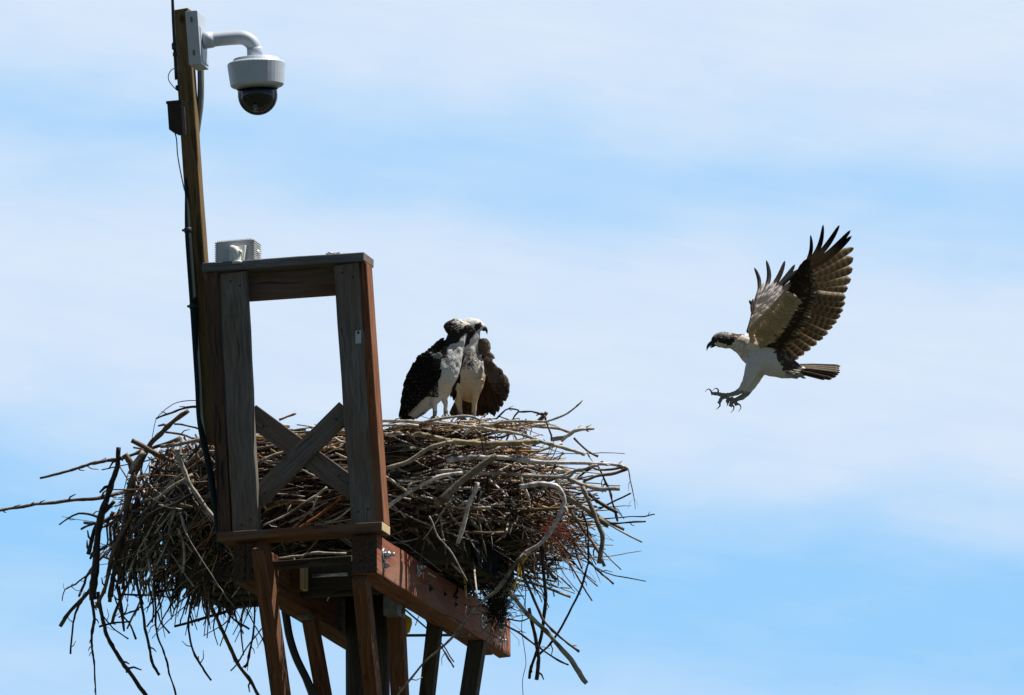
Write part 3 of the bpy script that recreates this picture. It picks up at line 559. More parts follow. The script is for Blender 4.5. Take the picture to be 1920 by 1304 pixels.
 ([(952, 1160), (975, 1163), (992, 1159)], 4, 3, DRK, 19.9, .4, 1), ([(1005, 1040), (1022, 1062), (1044, 1089)], 7, 7, BRN, 20.0, .2, 2), ([(805, 970), (822, 1005), (848, 1038), (876, 1092)], 4, 3, GREY, 19.55, .2, 1), ([(978, 1040), (1000, 1030), (1018, 1026)], 5, 4, DRK, 20.0, .1, 0),
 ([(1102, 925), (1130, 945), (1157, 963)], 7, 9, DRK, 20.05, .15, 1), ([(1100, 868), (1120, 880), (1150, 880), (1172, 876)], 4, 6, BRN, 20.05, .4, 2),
]
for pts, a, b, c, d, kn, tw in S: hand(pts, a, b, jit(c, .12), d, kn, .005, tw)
NSTICK = len(S)
# the mass of the nest: hundreds of smaller sticks and litter round a matted core
def rand_stick(mb, th, h, k, L_, rad, c, tang=1.0, out=0.0, dz=0.0, twigs=0):
    p = nest_p(th, h, k); rd = V((math.cos(th), math.sin(th), 0)); tg = V((-math.sin(th), math.cos(th), 0)) * random.choice((-1, 1))
    d = (tg * tang + rd * out + Z * dz).normalized(); Rr = nest_r(th, h)
    pts = []
    for i in range(5):
        s = (i / 4 - .45) * L_; pts.append(p + d * s - rd * (s * s / (2 * Rr)) * tang * .8 + V((random.gauss(0, 1), random.gauss(0, 1), random.gauss(0, 1))) * L_ * .012); pts[-1].z = min(pts[-1].z, zt_ + .02 + .015 * random.random())
    stick(mb, pts, rad, rad * random.uniform(.4, .9), c, 5, seg=max(6, int(L_ / .06)), knob=.25, wob=.004, twigs=twigs)
mass = MB()
def facing():   # most where the camera can see: th = -pi/2 points at the camera
    return -math.pi / 2 + random.gauss(0, 1) * .95 if random.random() < .8 else random.uniform(-math.pi, math.pi)
def pick():
    x = random.random()
    return jit(GREY if x < .27 else PALE if x < .34 else BRN if x < .68 else DRK if x < .88 else STRAW if x < .95 else RUSTY)
for i in range(2300):
    th = facing(); h = random.random() ** .8; x = math.cos(th)
    k = random.uniform(.84, 1.05); L_ = min(.95, random.lognormvariate(-1.05, .45)); rad = random.choice((random.uniform(.0018, .0045), random.uniform(.003, .0065), random.uniform(.004, .0095)))
    if x < -.45:      # left: hanging, steep
        rand_stick(mass, th, h * .95, k, L_, rad, pick(), random.uniform(.2, 1.1), random.uniform(-.1, .5), -random.uniform(-.15, 1.1), random.random() < .3)
    elif x > .45:
        rand_stick(mass, th, h, k, L_, rad, pick(), random.uniform(.2, 1), random.uniform(.0, .9) , random.gauss(-.1, .45) * (1.1 - h), random.random() < .3)
    else:
        rand_stick(mass, th, h, k, L_, rad, pick(), 1.0, random.uniform(-.15, .35), random.gauss(0, .55) * (1.12 - h), random.random() < .25)
for i in range(420):     # short litter and straw along the rim
    th = facing(); rand_stick(mass, th, random.uniform(.86, 1.04), random.uniform(.8, 1.0), random.uniform(.08, .3), random.uniform(.0015, .004), jit(random.choice((STRAW, STRAW, RUSTY, GREY, BRN, PALE))), 1, random.uniform(-.4, .4), random.gauss(0, .22))
for i in range(230):     # straw trodden flat where the birds stand
    x, d0 = random.uniform(728, 1000), random.uniform(19.82, 20.25); a = P(x, 792 + random.random() * 14 + (d0 - 19.9) * 14, d0); L_ = random.uniform(.05, .26)
    d = (W * random.gauss(0, 1) + B * random.gauss(0, .6) + Z * random.gauss(0, .10)).normalized()
    stick(mass, [a - d * L_ * .5, a + Z * random.uniform(-.004, .008), a + d * L_ * .5 - Z * .006], random.uniform(.0015, .0045), random.uniform(.001, .003), jit(random.choice((STRAW, RUSTY, STRAW, BRN, GREY, PALE))), 5, seg=8, knob=.2, wob=.006)
for i in range(120):     # hanging fringe on the left and below
    th = random.uniform(2.3, 4.15); L_ = random.uniform(.12, .42)
    p = nest_p(th, random.uniform(-.02, .5), random.uniform(.85, 1.12)); d = V((random.gauss(-.12, .22), random.gauss(0, .2), -1)).normalized()
    pts = [p + d * L_ * t + V((random.gauss(0, 1), random.gauss(0, 1), random.gauss(0, 1))) * L_ * .05 for t in (-.3, .0, .35, .7)]
    stick(mass, pts, random.uniform(.003, .010), random.uniform(.0012, .004), jit(random.choice((DRK, BRN, DRK, GREY))), 5, seg=8, knob=.3, wob=.006, twigs=random.random() < .4)
for i in range(150):     # loose ends on the right and under the bowl
    th = random.uniform(-1.2, .6); L_ = random.uniform(.12, .4)
    p = nest_p(th, random.uniform(.0, .6), random.uniform(.85, 1.03)); d = V((random.uniform(.1, 1), random.gauss(0, .3), random.uniform(-1, .15))).normalized()
    pts = [p + d * L_ * t + V((random.gauss(0, 1), random.gauss(0, 1), random.gauss(0, 1))) * L_ * .05 for t in (-.4, .0, .35, .7)]
    stick(mass, pts, random.uniform(.002, .006), random.uniform(.0012, .003), jit(random.choice((DRK, BRN, GREY))), 5, seg=8, knob=.3, wob=.006, twigs=random.random() < .4)
for i in range(130):     # sticks lodged over the front of the platform box
    x = random.uniform(335, 900); y = 1046 - (x - 337) * .078 - random.gauss(26, 14); a = Q(x, y, random.uniform(.52, .68)); L_ = random.uniform(.12, .42)
    d = (W * random.gauss(0, 1) + Z * random.gauss(-.25, .45) - B * random.uniform(0, .15)).normalized()
    stick(mass, [a - d * L_ * .5 + Z * .01, a + B * random.gauss(0, .008), a + d * L_ * .5], random.uniform(.003, .008), random.uniform(.002, .004), jit(random.choice((DRK, BRN, BRN, GREY))), 5, seg=8, knob=.3, wob=.008, twigs=random.random() < .3)
for i in range(45):     # twigs hanging beneath the platform edge
    th = random.uniform(3.3, 4.4); p = nest_p(th, random.uniform(-.05, .1), random.uniform(.95, 1.05)); L_ = random.uniform(.08, .25); d = V((random.gauss(0, .4), random.gauss(0, .2), -1)).normalized()
    stick(mass, [p, p + d * L_ * .5 + V((random.gauss(0, .01), 0, 0)), p + d * L_], random.uniform(.002, .004), .0012, jit(DRK), 5, seg=6, knob=.3, wob=.006)
o = mass.build('stick_mass', M['twig'], nest); o['kind'] = 'stuff'
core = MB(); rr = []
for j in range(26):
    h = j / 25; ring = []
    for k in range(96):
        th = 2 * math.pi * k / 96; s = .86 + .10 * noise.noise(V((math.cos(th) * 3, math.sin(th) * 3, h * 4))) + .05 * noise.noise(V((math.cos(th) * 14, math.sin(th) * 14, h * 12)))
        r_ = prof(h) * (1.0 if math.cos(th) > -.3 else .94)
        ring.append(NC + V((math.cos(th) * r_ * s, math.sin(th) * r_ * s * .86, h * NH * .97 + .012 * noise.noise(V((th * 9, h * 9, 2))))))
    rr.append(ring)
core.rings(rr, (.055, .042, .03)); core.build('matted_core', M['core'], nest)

# tangle of litter hanging in the nest
tw = MB(); c0 = P(1040, 990, 19.98)
for i in range(110):
    a = c0 + rt * random.gauss(0, .022) + up * random.gauss(0, .035) + fw * random.gauss(0, .03); d = V((random.gauss(.35, .5), random.gauss(0, .4), random.gauss(-.7, .5))); L_ = random.uniform(.05, .2)
    pts = [a + d * L_ * t + V((random.gauss(0, 1), random.gauss(0, 1), random.gauss(0, 1))) * L_ * .12 for t in (0, .35, .7, 1)]; tw.tube(catmull(pts, 8), random.uniform(.0005, .0011), jit((.30, .085, .05)), 4)
tag(tw.build('frayed_twine', M['twig']), 'tangle of frayed rust red twine caught in the right side of the nest', 'twine')
yl = MB()
for k in range(3):
    x = 966 + k * 4; pts = [P(x + 22, 1032, 19.98), P(x + 4 + random.uniform(-4, 4), 1060, 19.97), P(x + random.uniform(-4, 4), 1085, 19.96), P(x - 6, 1102, 19.95), P(x - 16 + k * 2, 1118, 19.95)]
    yl.tube(catmull(pts, 20), [.0036 * (1 + .6 * noise.noise(V((k, i * .4, 0)))) for i in range(21)], (.7, .4, .01), 6, .35)
tag(yl.build('yellow_strap', M['yellow']), 'bright yellow plastic strap hanging below the right side of the nest', 'strap')
yf = MB(); q = Q(764, 1172, .9); ring = []
for dz in (-.006, .006): ring.append([q + W * x * px2m + Z * z * px2m + B * dz for x, z in ((-6, 22), (8, 12), (9, 2), (4, -14), (-8, -22))])
yf.rings(ring, (.6, .33, .01)); tag(yf.build('yellow_flap', M['yellow'], bevel=.002), 'yellow plastic flap tucked under the beam beside the main post', 'flap')
bk = MB(); c0 = P(935, 1128, 19.95)
for i in range(620):
    a = c0 + rt * random.gauss(0, .022) + up * random.gauss(0, .045) + fw * random.gauss(0, .03); d = V((random.gauss(0, .7), random.gauss(0, .5), random.gauss(-.2, .8))); L_ = random.uniform(.02, .07)
    pts = [a + d * L_ * t + V((random.gauss(0, 1), random.gauss(0, 1), random.gauss(0, 1))) * L_ * .15 for t in (0, .35, .7, 1)]; bk.tube(catmull(pts, 6), random.uniform(.0008, .0022), jit((.02, .017, .014)), 4)
tag(bk.build('dark_tangle', M['twig']), 'dark matted tangle of fibre hanging over the far end of the red beam', 'tangle')
gw = MB(); gw.tube(catmull([P(985, 1120, 19.9), P(978, 1175, 19.9), P(983, 1215, 19.9), P(986, 1245, 19.9), P(980, 1275, 19.9), P(981, 1310, 19.9)], 40), .0018, (.2, .2, .2), 5)
tag(gw.build('loose_string', M['greycond']), 'thin grey string hanging free below the right end of the nest', 'string')
cb_ = MB(); cb_.tube(catmull([P(532, 1130, 20.2), P(537, 1160, 20.2), P(543, 1195, 20.2), P(556, 1235, 20.2), P(580, 1285, 20.2), P(600, 1340, 20.2)], 40), .019, (.02,) * 3, 10)
tag(cb_.build('hose', M['black']), 'thick black hose curving down below the platform between two red-brown braces', 'hose')
c2 = MB(); c2.tube(catmull([P(540, 1190, 20.25), P(553, 1230, 20.25), P(567, 1270, 20.25), P(582, 1310, 20.25)], 30), .004, (.02,) * 3, 6)
tag(c2.build('cable', M['black']), 'thin black cable hanging beside the thick black hose', 'cable')
c3 = MB(); c3.tube(catmull([P(455, 1130, 19.6), P(476, 1170, 19.5), P(494, 1203, 19.4), P(501, 1240, 19.4), P(507, 1285, 19.4), P(511, 1330, 19.4)], 40), .003, (.02,) * 3, 6)
tag(c3.build('cable', M['black']), 'thin dark cable hanging along the left edge of the nearest brace', 'cable')
# scrap of dry litter on the shelf
sc_m = MB()
for i in range(90):
    c = Q(random.gauss(627, 7), random.gauss(483, 1.8), random.uniform(-.03, .03)); d = V((random.gauss(0, 1), random.gauss(0, 1), random.gauss(.15, .35))).normalized(); L_ = random.uniform(.01, .035)
    sc_m.tube([c - d * L_, c + Z * .004, c + d * L_], [.002, .0055, .0015], jit(random.choice((DRK, BRN, RUSTY))), 5)
tag(sc_m.build('dry_litter', M['twig']), 'small dark scrap of dry litter lying on top of the shelf board', 'litter')

# black cloth added over the right end of the platform box to darken that side
def darkening_cloth():
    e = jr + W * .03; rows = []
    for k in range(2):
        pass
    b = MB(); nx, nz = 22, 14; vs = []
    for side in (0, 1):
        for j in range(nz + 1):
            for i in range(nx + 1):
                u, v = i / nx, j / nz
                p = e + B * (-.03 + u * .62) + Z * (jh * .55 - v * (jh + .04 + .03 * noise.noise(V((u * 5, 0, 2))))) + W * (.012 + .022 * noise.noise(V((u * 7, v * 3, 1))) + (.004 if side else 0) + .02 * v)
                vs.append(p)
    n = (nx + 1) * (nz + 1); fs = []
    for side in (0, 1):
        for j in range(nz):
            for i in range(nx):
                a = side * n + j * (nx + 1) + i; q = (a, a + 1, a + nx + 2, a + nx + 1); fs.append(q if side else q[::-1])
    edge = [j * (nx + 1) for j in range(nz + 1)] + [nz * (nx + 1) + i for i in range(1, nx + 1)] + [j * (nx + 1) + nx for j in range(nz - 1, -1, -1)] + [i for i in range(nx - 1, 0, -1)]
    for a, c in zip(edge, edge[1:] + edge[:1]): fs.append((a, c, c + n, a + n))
    b.add(vs, fs, (.02, .02, .02)); tag(b.build('darkening_cloth', M['cloth']), 'black cloth added to darken the right end of the platform box under the nest', 'cloth')
M['cloth'] = plain('darkening_cloth', (.008, .008, .009), .95, var=.4, spec=.1)
darkening_cloth()
# ------------------------------------------------------------------ ospreys
FEA = colmat('feather', .75, .22, 220, translucent=.52)
PLU = colmat('plumage', .85, .16, 160, bump=.25)
BEAK = plain('dark_horn', (.018, .018, .02), .35, var=.3)
TOE = plain('grey_scaly_skin', (.20, .21, .19), .6, var=.3, scale=200)
EYE = plain('amber_eye', (.13, .06, .01), .08, var=.1)
PUP = plain('pupil', (.004, .004, .004), .05)
m2 = px2m
def inpoly(x, y, poly):
    c = False; j = len(poly) - 1
    for i in range(len(poly)):
        xi, yi = poly[i]; xj, yj = poly[j]
        if (yi > y) != (yj > y) and x < (xj - xi) * (y - yi) / (yj - yi) + xi: c = not c
        j = i
    return c
def loft(mb, secs, d0, n=20, sub=5):
    """secs: (px, py, depth offset m, half width in the picture px, half depth px)"""
    pts = [P(s[0], s[1], d0 + s[2]) for s in secs]; m = (len(secs) - 1) * sub
    ps = catmull(pts, m); rad = catmull([V((s[3], s[4], 0)) for s in secs], m); rings = []
    for i, p in enumerate(ps):
        t = (ps[min(i + 1, m)] - ps[max(i - 1, 0)]).normalized(); nrm = fw.cross(t)
        nrm = nrm.normalized() if nrm.length > .05 else rt.copy(); bn = t.cross(nrm).normalized()
        rings.append([p + nrm * max(rad[i].x, .4) * m2 * math.cos(2 * math.pi * k / n) + bn * max(rad[i].y, .4) * m2 * math.sin(2 * math.pi * k / n) for k in range(n)])
    # rounded ends
    mb.rings(rings, (.5,) * 3)
def ball(mb, px, py, d, rx, ry, rd):
    c = P(px, py, d); n = 16; rr = []
    for j in range(1, 12):
        a = math.pi * j / 12; rr.append([c + up * math.cos(a) * ry * m2 + (rt * math.cos(2 * math.pi * k / n) * rx + fw * math.sin(2 * math.pi * k / n) * rd) * math.sin(a) * m2 for k in range(n)])
    mb.rings(rr, (.5,) * 3)
def fuse(mb, name, voxel, smooth_it, colfn, parent=None, fluff=.0):
    """join overlapping volumes into one continuous skin, then colour it by its plumage pattern"""
    me = bpy.data.meshes.new(name); me.from_pydata([tuple(p) for p in mb.v], [], mb.f)
    bm = bmesh.new(); bm.from_mesh(me); bmesh.ops.recalc_face_normals(bm, faces=bm.faces); bm.to_mesh(me); bm.free()
    o = bpy.data.objects.new(name, me); col.objects.link(o)
    r = o.modifiers.new('r', 'REMESH'); r.mode = 'VOXEL'; r.voxel_size = voxel
    s = o.modifiers.new('s', 'SMOOTH'); s.factor = .5; s.iterations = smooth_it
    dg = bpy.context.evaluated_depsgraph_get(); dg.update(); ev = bpy.data.meshes.new_from_object(o.evaluated_get(dg))
    bpy.data.objects.remove(o); bpy.data.meshes.remove(me)
    out = MB(); out.f = [tuple(p.vertices) for p in ev.polygons]
    for v in ev.vertices:
        p = V(v.co); q = p + V(v.normal) * fluff * noise.noise(p * 45)
        px, py, d = proj(p); out.v.append(q); out.c.append(colfn(px, py, d, p))
    bpy.data.meshes.remove(ev)
    return out
def feather(mb, a, b, w, N_, cfn, bend=0.0, rows=9, tipw=.6, lift=.0):
    """one feather from quill a to tip b, w half width, N_ the side it shows; cfn(t, s) its colour"""
    ax = b - a; L_ = ax.length; ax = ax / L_; side = ax.cross(N_).normalized(); nn = side.cross(ax).normalized()
    vs, cs = [], []; th = .0012
    for layer in (0, 1):
        for i in range(rows + 1):
            t = i / rows
            ww = w * min(1.0, .32 + 1.6 * t) * (1 if t < tipw else math.sqrt(max(0, 1 - ((t - tipw) / (1 - tipw)) ** 2)) * .97 + .03)
            c = a + ax * (L_ * t) + side * bend * L_ * math.sin(t * math.pi) + nn * lift * L_ * t * t
            for s in (-1, 0, 1):
                vs.append(c + side * s * ww + nn * ((.12 * w if s == 0 else 0) - layer * th)); cs.append(cfn(t, s))
    fs = []; n = (rows + 1) * 3
    for layer in (0, 1):
        for i in range(rows):
            for s in (0, 1):
                k = layer * n + i * 3 + s; q = (k, k + 1, k + 4, k + 3); fs.append(q if layer == 0 else q[::-1])
    for i in range(rows):
        for s in (0, 2):
            k = i * 3 + s; q = (k, k + 3, k + 3 + n, k + n); fs.append(q if s == 0 else q[::-1])
    mb.add(vs, fs, cs)
def tufts(body, name, n, flow, colfn, size, parent, keep=lambda x, y: True):
    """small contour feathers lying over the skin"""
    mb = MB(); vs = body.v; nrm = [V((0, 0, 0)) for _ in vs]
    for f in body.f:
        q = (vs[f[1]] - vs[f[0]]).cross(vs[f[2]] - vs[f[0]])
        for i in f: nrm[i] = nrm[i] + q
    k = 0
    while k < n:
        i = random.randrange(len(vs)); p = vs[i]; nn = nrm[i]
        if nn.length < 1e-12: continue
        nn = nn.normalized(); px, py, d = proj(p); k += 1
        if nn.dot(fw) > .35 or not keep(px, py): continue
        dx, dy = flow(px, py); d_ = rt * dx + up * -dy + V((random.gauss(0, .18), random.gauss(0, .18), random.gauss(0, .18))); d_ = (d_ - nn * d_.dot(nn))
        if d_.length < .1: continue
        d_ = d_.normalized(); L_ = size(px, py) * m2 * random.uniform(.7, 1.3); c = colfn(px, py, d, p); kk = random.uniform(.95, 1.06); c = tuple(x * kk for x in c)
        feather(mb, p - nn * .001, p + d_ * L_ + nn * L_ * .035, L_ * .28, nn, lambda t, s: tuple(x * (1.0 if t < .8 else 1.08) for x in c), 0, 4, .5)
    return mb.build(name, PLU, parent)
def mixc(a, b, t): return tuple(x + (y - x) * t for x, y in zip(a, b))
def streak(p, sx, sz, o=0): return noise.noise(V((p.x * sx + o, p.y * sx * .6, p.z * sz + o)))
def noisep(p, s, o=0): return noise.noise(p * s + V((o, o, o)))
WHITE, CREAM, DARK, DBRN, BUFF = (.62, .61, .58), (.62, .53, .38), (.022, .017, .013), (.05, .036, .026), (.50, .34, .17)
def talon(mb, pts, d, w0, c=(.02,) * 3):
    ps = catmull([P(x, y, d + (z[0] if z else 0)) for x, y, *z in pts], 10); mb.tube(ps, [w0 * m2 * (1 - .85 * i / 10) for i in range(11)], c, 8)

# ---- the flying osprey -------------------------------------------------
fd = 20.2
f_eye_stripe = [(1328, 643), (1331, 636), (1337, 630), (1346, 631), (1356, 634), (1366, 634), (1374, 637), (1376, 642), (1372, 648), (1364, 648), (1352, 643), (1345, 640), (1339, 646)]
f_back = [(1366, 640), (1372, 610), (1395, 600), (1440, 590), (1430, 614), (1412, 621), (1398, 626), (1384, 634), (1376, 642)]
def fly_col(px, py, d, p):
    j = noisep(p, 90) * 4; x, y = px + j, py + noisep(p, 90, 9) * 4
    if inpoly(x, y, f_eye_stripe): return mixc(DARK, DBRN, .3)
    if inpoly(x, y, f_back): return CREAM if noisep(p, 170) > .32 else DBRN
    if px < 1378 and py < 640: return mixc((.42, .41, .38), DBRN, max(0, min(1, .35 + 2.0 * noisep(p, 190))))
    c = WHITE
    if inpoly(x, y, [(1383, 634), (1401, 630), (1404, 672), (1388, 668)]): c = mixc(WHITE, BUFF, max(0, min(.8, .45 + 1.2 * noisep(p, 60))))
    elif px > 1405 and py < 660 and px < 1452: c = mixc(WHITE, CREAM, .7)
    elif 1340 < px < 1400 and py > 645: c = mixc(WHITE, CREAM, .45)
    if inpoly(x, y, [(1450, 655), (1500, 640), (1505, 690), (1482, 706), (1468, 694)]): c = DBRN if noisep(p, 60) > -.25 else (.16, .12, .09)
    if py > 733 + (px - 1390) * .2 + noisep(p, 110) * 7: c = (.26, .27, .24)
    if py > 712 and px > 1425: c = mixc(c, CREAM, .4)
    return c
b_ = MB()
loft(b_, [(1335, 642, 0, 5, 5), (1343, 639, 0, 12.5, 12), (1356, 637.5, 0, 16, 15), (1374, 640, 0, 15, 16), (1392, 646, 0, 21, 22), (1412, 655, 0, 32, 31), (1436, 665, 0, 38, 36), (1458, 678, 0, 33, 32), (1477, 690, 0, 22, 23), (1496, 695, 0, 13, 16), (1512, 698, 0, 6, 10)], fd)
for k, (dx, dz) in enumerate(((-1, -.05), (13, .045))):
    loft(b_, [(1424 + dx, 668, dz, 21, 15), (1413 + dx, 690, dz * 1.1, 15 if k == 0 else 14, 13), (1403 + dx, 712, dz * 1.15, 9.5, 9.5), (1394 + dx, 728, dz * 1.1, 7.2, 7.2), (1383 + dx * .8, 737 + dx * .5, dz, 5.6, 5.4), (1371 + dx * .6, 741 + dx * .75, dz, 4.2, 4), (1362 + dx * .6, 742 + dx * .8, dz, 3.6, 4)], fd, sub=6)
fbody = fuse(b_, 'osprey', .0038, 3, fly_col, fluff=.003); fly = fbody.build('osprey', PLU)
tag(fly, 'osprey in flight with raised wings and talons stretched out towards the nest', 'bird', 'ospreys at the nest')
bk = MB(); bk.tube(catmull([P(1344, 640, fd), P(1337, 642.5, fd), P(1331, 646, fd), P(1326.8, 651, fd), P(1325.2, 658, fd)], 14), [m2 * r for r in (7, 6.8, 6.5, 6.2, 5.8, 5.4, 5, 4.6, 4.2, 3.7, 3.1, 2.5, 1.8, 1.1, .4)], (.02,) * 3, 12, .75)
bk.tube([P(1341, 647, fd), P(1335, 650.5, fd), P(1331.5, 652, fd)], [m2 * 3.2, m2 * 2.4, m2 * 1], (.02,) * 3, 10, .8); bk.build('beak', BEAK, fly)
for s in (-1, 1):
    e = MB(); ball(e, 1342, 634.5, fd + s * .0275, 2.6, 2.6, 2.2); eo = e.build('eye', EYE, fly)
    e = MB(); ball(e, 1341.8, 634.5, fd + s * .0315, 1.5, 1.5, 1.1); e.build('pupil', PUP, eo)
ft = [  # toes (thick), then their claws
 ([(1366, 741), (1356, 741, -.045), (1345, 739, -.05), (1334, 738, -.055)], 3.2, [(1335, 738, -.055), (1332, 732, -.055), (1327, 730, -.055), (1321.5, 735.5, -.055)]),
 ([(1364, 742), (1354, 741, -.035), (1346, 738, -.03)], 3.4, [(1346, 738, -.03), (1346.5, 731, -.03), (1341, 728.5, -.03), (1335.5, 734, -.03)]),
 ([(1362, 744), (1353, 747, -.03), (1350, 753, -.03), (1347, 757, -.03)], 3.0, [(1349, 756, -.03), (1350, 761, -.03), (1346, 765.5, -.03), (1342.5, 768.5, -.03)]),
 ([(1370, 745, .03), (1372, 752, .03), (1371, 758, .03), (1369, 763, .03)], 3.6, [(1373, 760, .03), (1376, 764, .03), (1374.5, 770, .03), (1369.5, 774.5, .03)]),
 ([(1374, 749, .035), (1379, 755, .04), (1381, 761, .04)], 3.2, [(1382, 757, .04), (1387.5, 760, .04), (1389, 766, .04), (1383.5, 773, .04)]),
 ([(1368, 746, .03), (1364, 752, .035), (1366, 756, .035)], 3.0, [(1365, 755, .035), (1364, 759, .035), (1362, 762, .035)]),
]
for toe, wd, claw in ft:
    t = MB(); ps = catmull([P(x, y, fd + (z[0] if z else -.04)) for x, y, *z in toe], 12); t.tube(ps, [1.3 * wd * m2 * (1 - .25 * i / 12 + .12 * math.sin(i * 2.2)) for i in range(13)], (.2,) * 3, 10); to = t.build('toe', TOE, fly)
    t = MB(); talon(t, claw, fd, 1.9); t.build('talon', BEAK, to)
# near wing: seen from below. Leading edge runs from the shoulder over the wrist to the outer finger
def nd(px, py, k=0.0):   # depth of the near wing: it leans towards the camera as it rises
    t = max(0, (655 - py) / 225.0); return fd - .055 - .30 * t ** .8 + .05 * max(0, (px - 1480) / 120.0) + k
def barred(dk, lt, n, tip=.0, ph=None, amt=1.0):
    ph = random.uniform(0, 6.28) if ph is None else ph; kk = random.uniform(.82, 1.2)
    def f(t, s):
        b = .5 + .5 * math.sin(t * n * 6.283 + ph + s * .5); b = max(0, min(1, (b - .42) * 2.4)) if t > .1 else .3
        c = mixc(dk, lt, amt * (b * (.9 if s < 0 else .25 if s == 0 else .5) if s > -1 or b > .4 else .45))
        if t > .94: c = mixc(c, lt, tip)
        return tuple(x * kk for x in c)
    return f
UB, UL = (.095, .062, .035), (.34, .25, .15)
prim = [  # base, tip, half width px, bend
 ((1501, 508), (1520, 441), 3.8, .12), ((1503, 504), (1543.5, 421.5), 4.6, .12), ((1506, 504), (1574, 422.5), 5.2, .06), ((1507, 508), (1595, 432), 5.6, .05), ((1508, 512), (1597, 443), 6.2, .03),
 ((1508, 518), (1601, 465), 7.0, -.03), ((1507, 524), (1600, 484), 7.4, 0), ((1505, 530), (1599, 504), 7.6, 0), ((1502, 535), (1596, 524), 7.6, .0), ((1499, 539), (1590, 541), 7.4, .02)]
wg = MB(); Nn = -fw
for k, (a, t, w_, bd) in enumerate(prim):
    A, T = P(a[0], a[1], nd(*a, .004 * k)), P(t[0], t[1], nd(*t, .004 * k))
    if k < 5: f = (lambda t, s, k=k: mixc((.20, .145, .095), (.016, .013, .013), max(0, min(1, (t - .34 - .05 * k) * 4))))
    else: f = barred((.26, .18, .115), (.80, .69, .53), 8.5)
    feather(wg, A, T, (w_ if k < 5 else w_ * 1.28) * m2, Nn, f, bd, 26, .5 if k < 5 else .6 if k == 5 else .84)
sec = [((1497, 545), (1586, 558)), ((1496, 551), (1585, 570)), ((1493, 557), (1581, 583)), ((1490, 563), (1576, 594)), ((1486, 569), (1569, 605)), ((1481, 575), (1561, 615)), ((1477, 582), (1552, 627)), ((1471, 589), (1543, 636)), ((1466, 596), (1531, 647)), ((1461, 604), (1519, 657)), ((1456, 613), (1507, 666)), ((1452, 623), (1496, 674)), ((1450, 634), (1484, 680)), ((1450, 645), (1476, 684))]
for k, (a, t) in enumerate(sec):
    f = barred((.19, .128, .078), (.76, .64, .48), 8.5, .3)
    feather(wg, P(*a, nd(*a, .008 + .003 * k)), P(*t, nd(*t, .008 + .003 * k)), 8.6 * m2, Nn, f, .03, 26, .86)
def along(pts, t):
    m = (len(pts) - 1) * t; i = min(int(m), len(pts) - 2); f = m - i
    return (pts[i][0] + (pts[i + 1][0] - pts[i][0]) * f, pts[i][1] + (pts[i + 1][1] - pts[i][1]) * f)
lead = [(1502, 497), (1494, 512), (1484, 527), (1474, 545), (1464, 558), (1450, 575), (1436, 590), (1420, 606), (1408, 620)]
# underwing coverts in rows, from the flight feathers towards the leading edge
def spotc(dk, lt, p):
    def f(t, s): return mixc(dk, lt, p) if t > .72 and s != 0 else (mixc(dk, lt, p * .4) if t > .9 else dk)
    return f
def row(mb, p0, p1, n, Lv, wd, lift, cf, jitter=2.0, rows=6, bend=.05):
    for i in range(n):
        t = (i + .5) / n; a = along(p0, t); e = along(p1, t); a = (a[0] + random.gauss(0, jitter * .5), a[1] + random.gauss(0, jitter * .5)); e = (e[0] + random.gauss(0, jitter), e[1] + random.gauss(0, jitter))
        feather(mb, P(*a, nd(*a, lift - .0012 * (i % 3))), P(*e, nd(*e, lift + .004)), wd * m2 * random.uniform(.85, 1.15), Nn, cf(t), bend, rows, .6)
g0 = [(1500, 520), (1492, 540), (1482, 560), (1470, 582), (1456, 606), (1444, 630), (1440, 650)]; g1 = [(1531, 522), (1534, 548), (1530, 572), (1520, 600), (1502, 626), (1484, 650), (1466, 672)]
dkc = lambda t: spotc((.085, .06, .037), (.60, .50, .37), random.choice((.2, .6, 1)))
row(wg, g0, g1, 30, 0, 6.0, -.004, dkc)
h0 = [(1500, 505), (1490, 524), (1478, 546), (1464, 570), (1450, 594), (1436, 620), (1428, 645)]; h1 = [(1526, 505), (1526, 527), (1512, 556), (1502, 584), (1484, 612), (1466, 638), (1450, 664)]
row(wg, h0, h1, 34, 0, 5.0, -.010, lambda t: spotc((.065, .046, .03), (.58, .48, .35), random.choice((.1, .5, 1))), 2.5)
# brownish carpal patch on the hand
k0 = [(1503, 497), (1495, 510), (1486, 526), (1476, 545)]; k1 = [(1520, 486), (1520, 504), (1514, 526), (1503, 547)]
row(wg, k0, k1, 16, 0, 5.0, -.014, lambda t: spotc((.062, .043, .027), (.36, .27, .18), random.choice((.1, .4, .8))), 2.5); row(wg, k0, [(1518, 488), (1512, 505), (1503, 528), (1492, 548)], 16, 0, 4.2, -.018, lambda t: spotc((.055, .04, .026), (.38, .29, .19), random.choice((0, .3, .6))), 2)
# cream lining of the inner wing
for j in range(6):
    q0 = [(a[0] + (b[0] - a[0]) * j / 7, a[1] + (b[1] - a[1]) * j / 7) for a, b in zip([(1474, 545), (1464, 558), (1450, 575), (1436, 590), (1420, 606), (1408, 620)], [(1496, 556), (1488, 574), (1476, 596), (1462, 618), (1446, 640), (1430, 656)])]
    q1 = [(x + 19 - j, y + 12) for x, y in q0]
    row(wg, q0, q1, 22, 0, 4.6, -.026 + .002 * j, (lambda t, j=j: (lambda tt, s, c=mixc(mixc((.76, .66, .46), BUFF, random.uniform(.0, .5)), WHITE, random.uniform(0, .25)): c)), 1.6, 5)
# thin fleshy arm under the lining, dark leading edge
wg.tube(catmull([P(x, y, nd(x, y, -.012)) for x, y in lead] + [P(1412, 640, fd - .05)], 30), [m2 * (2.0 + 3.6 * i / 30) for i in range(31)], [(.04, .03, .02)] * 8 + [mixc(CREAM, DBRN, .4)] * 23, 10)
wg.build('wing', FEA, fly)
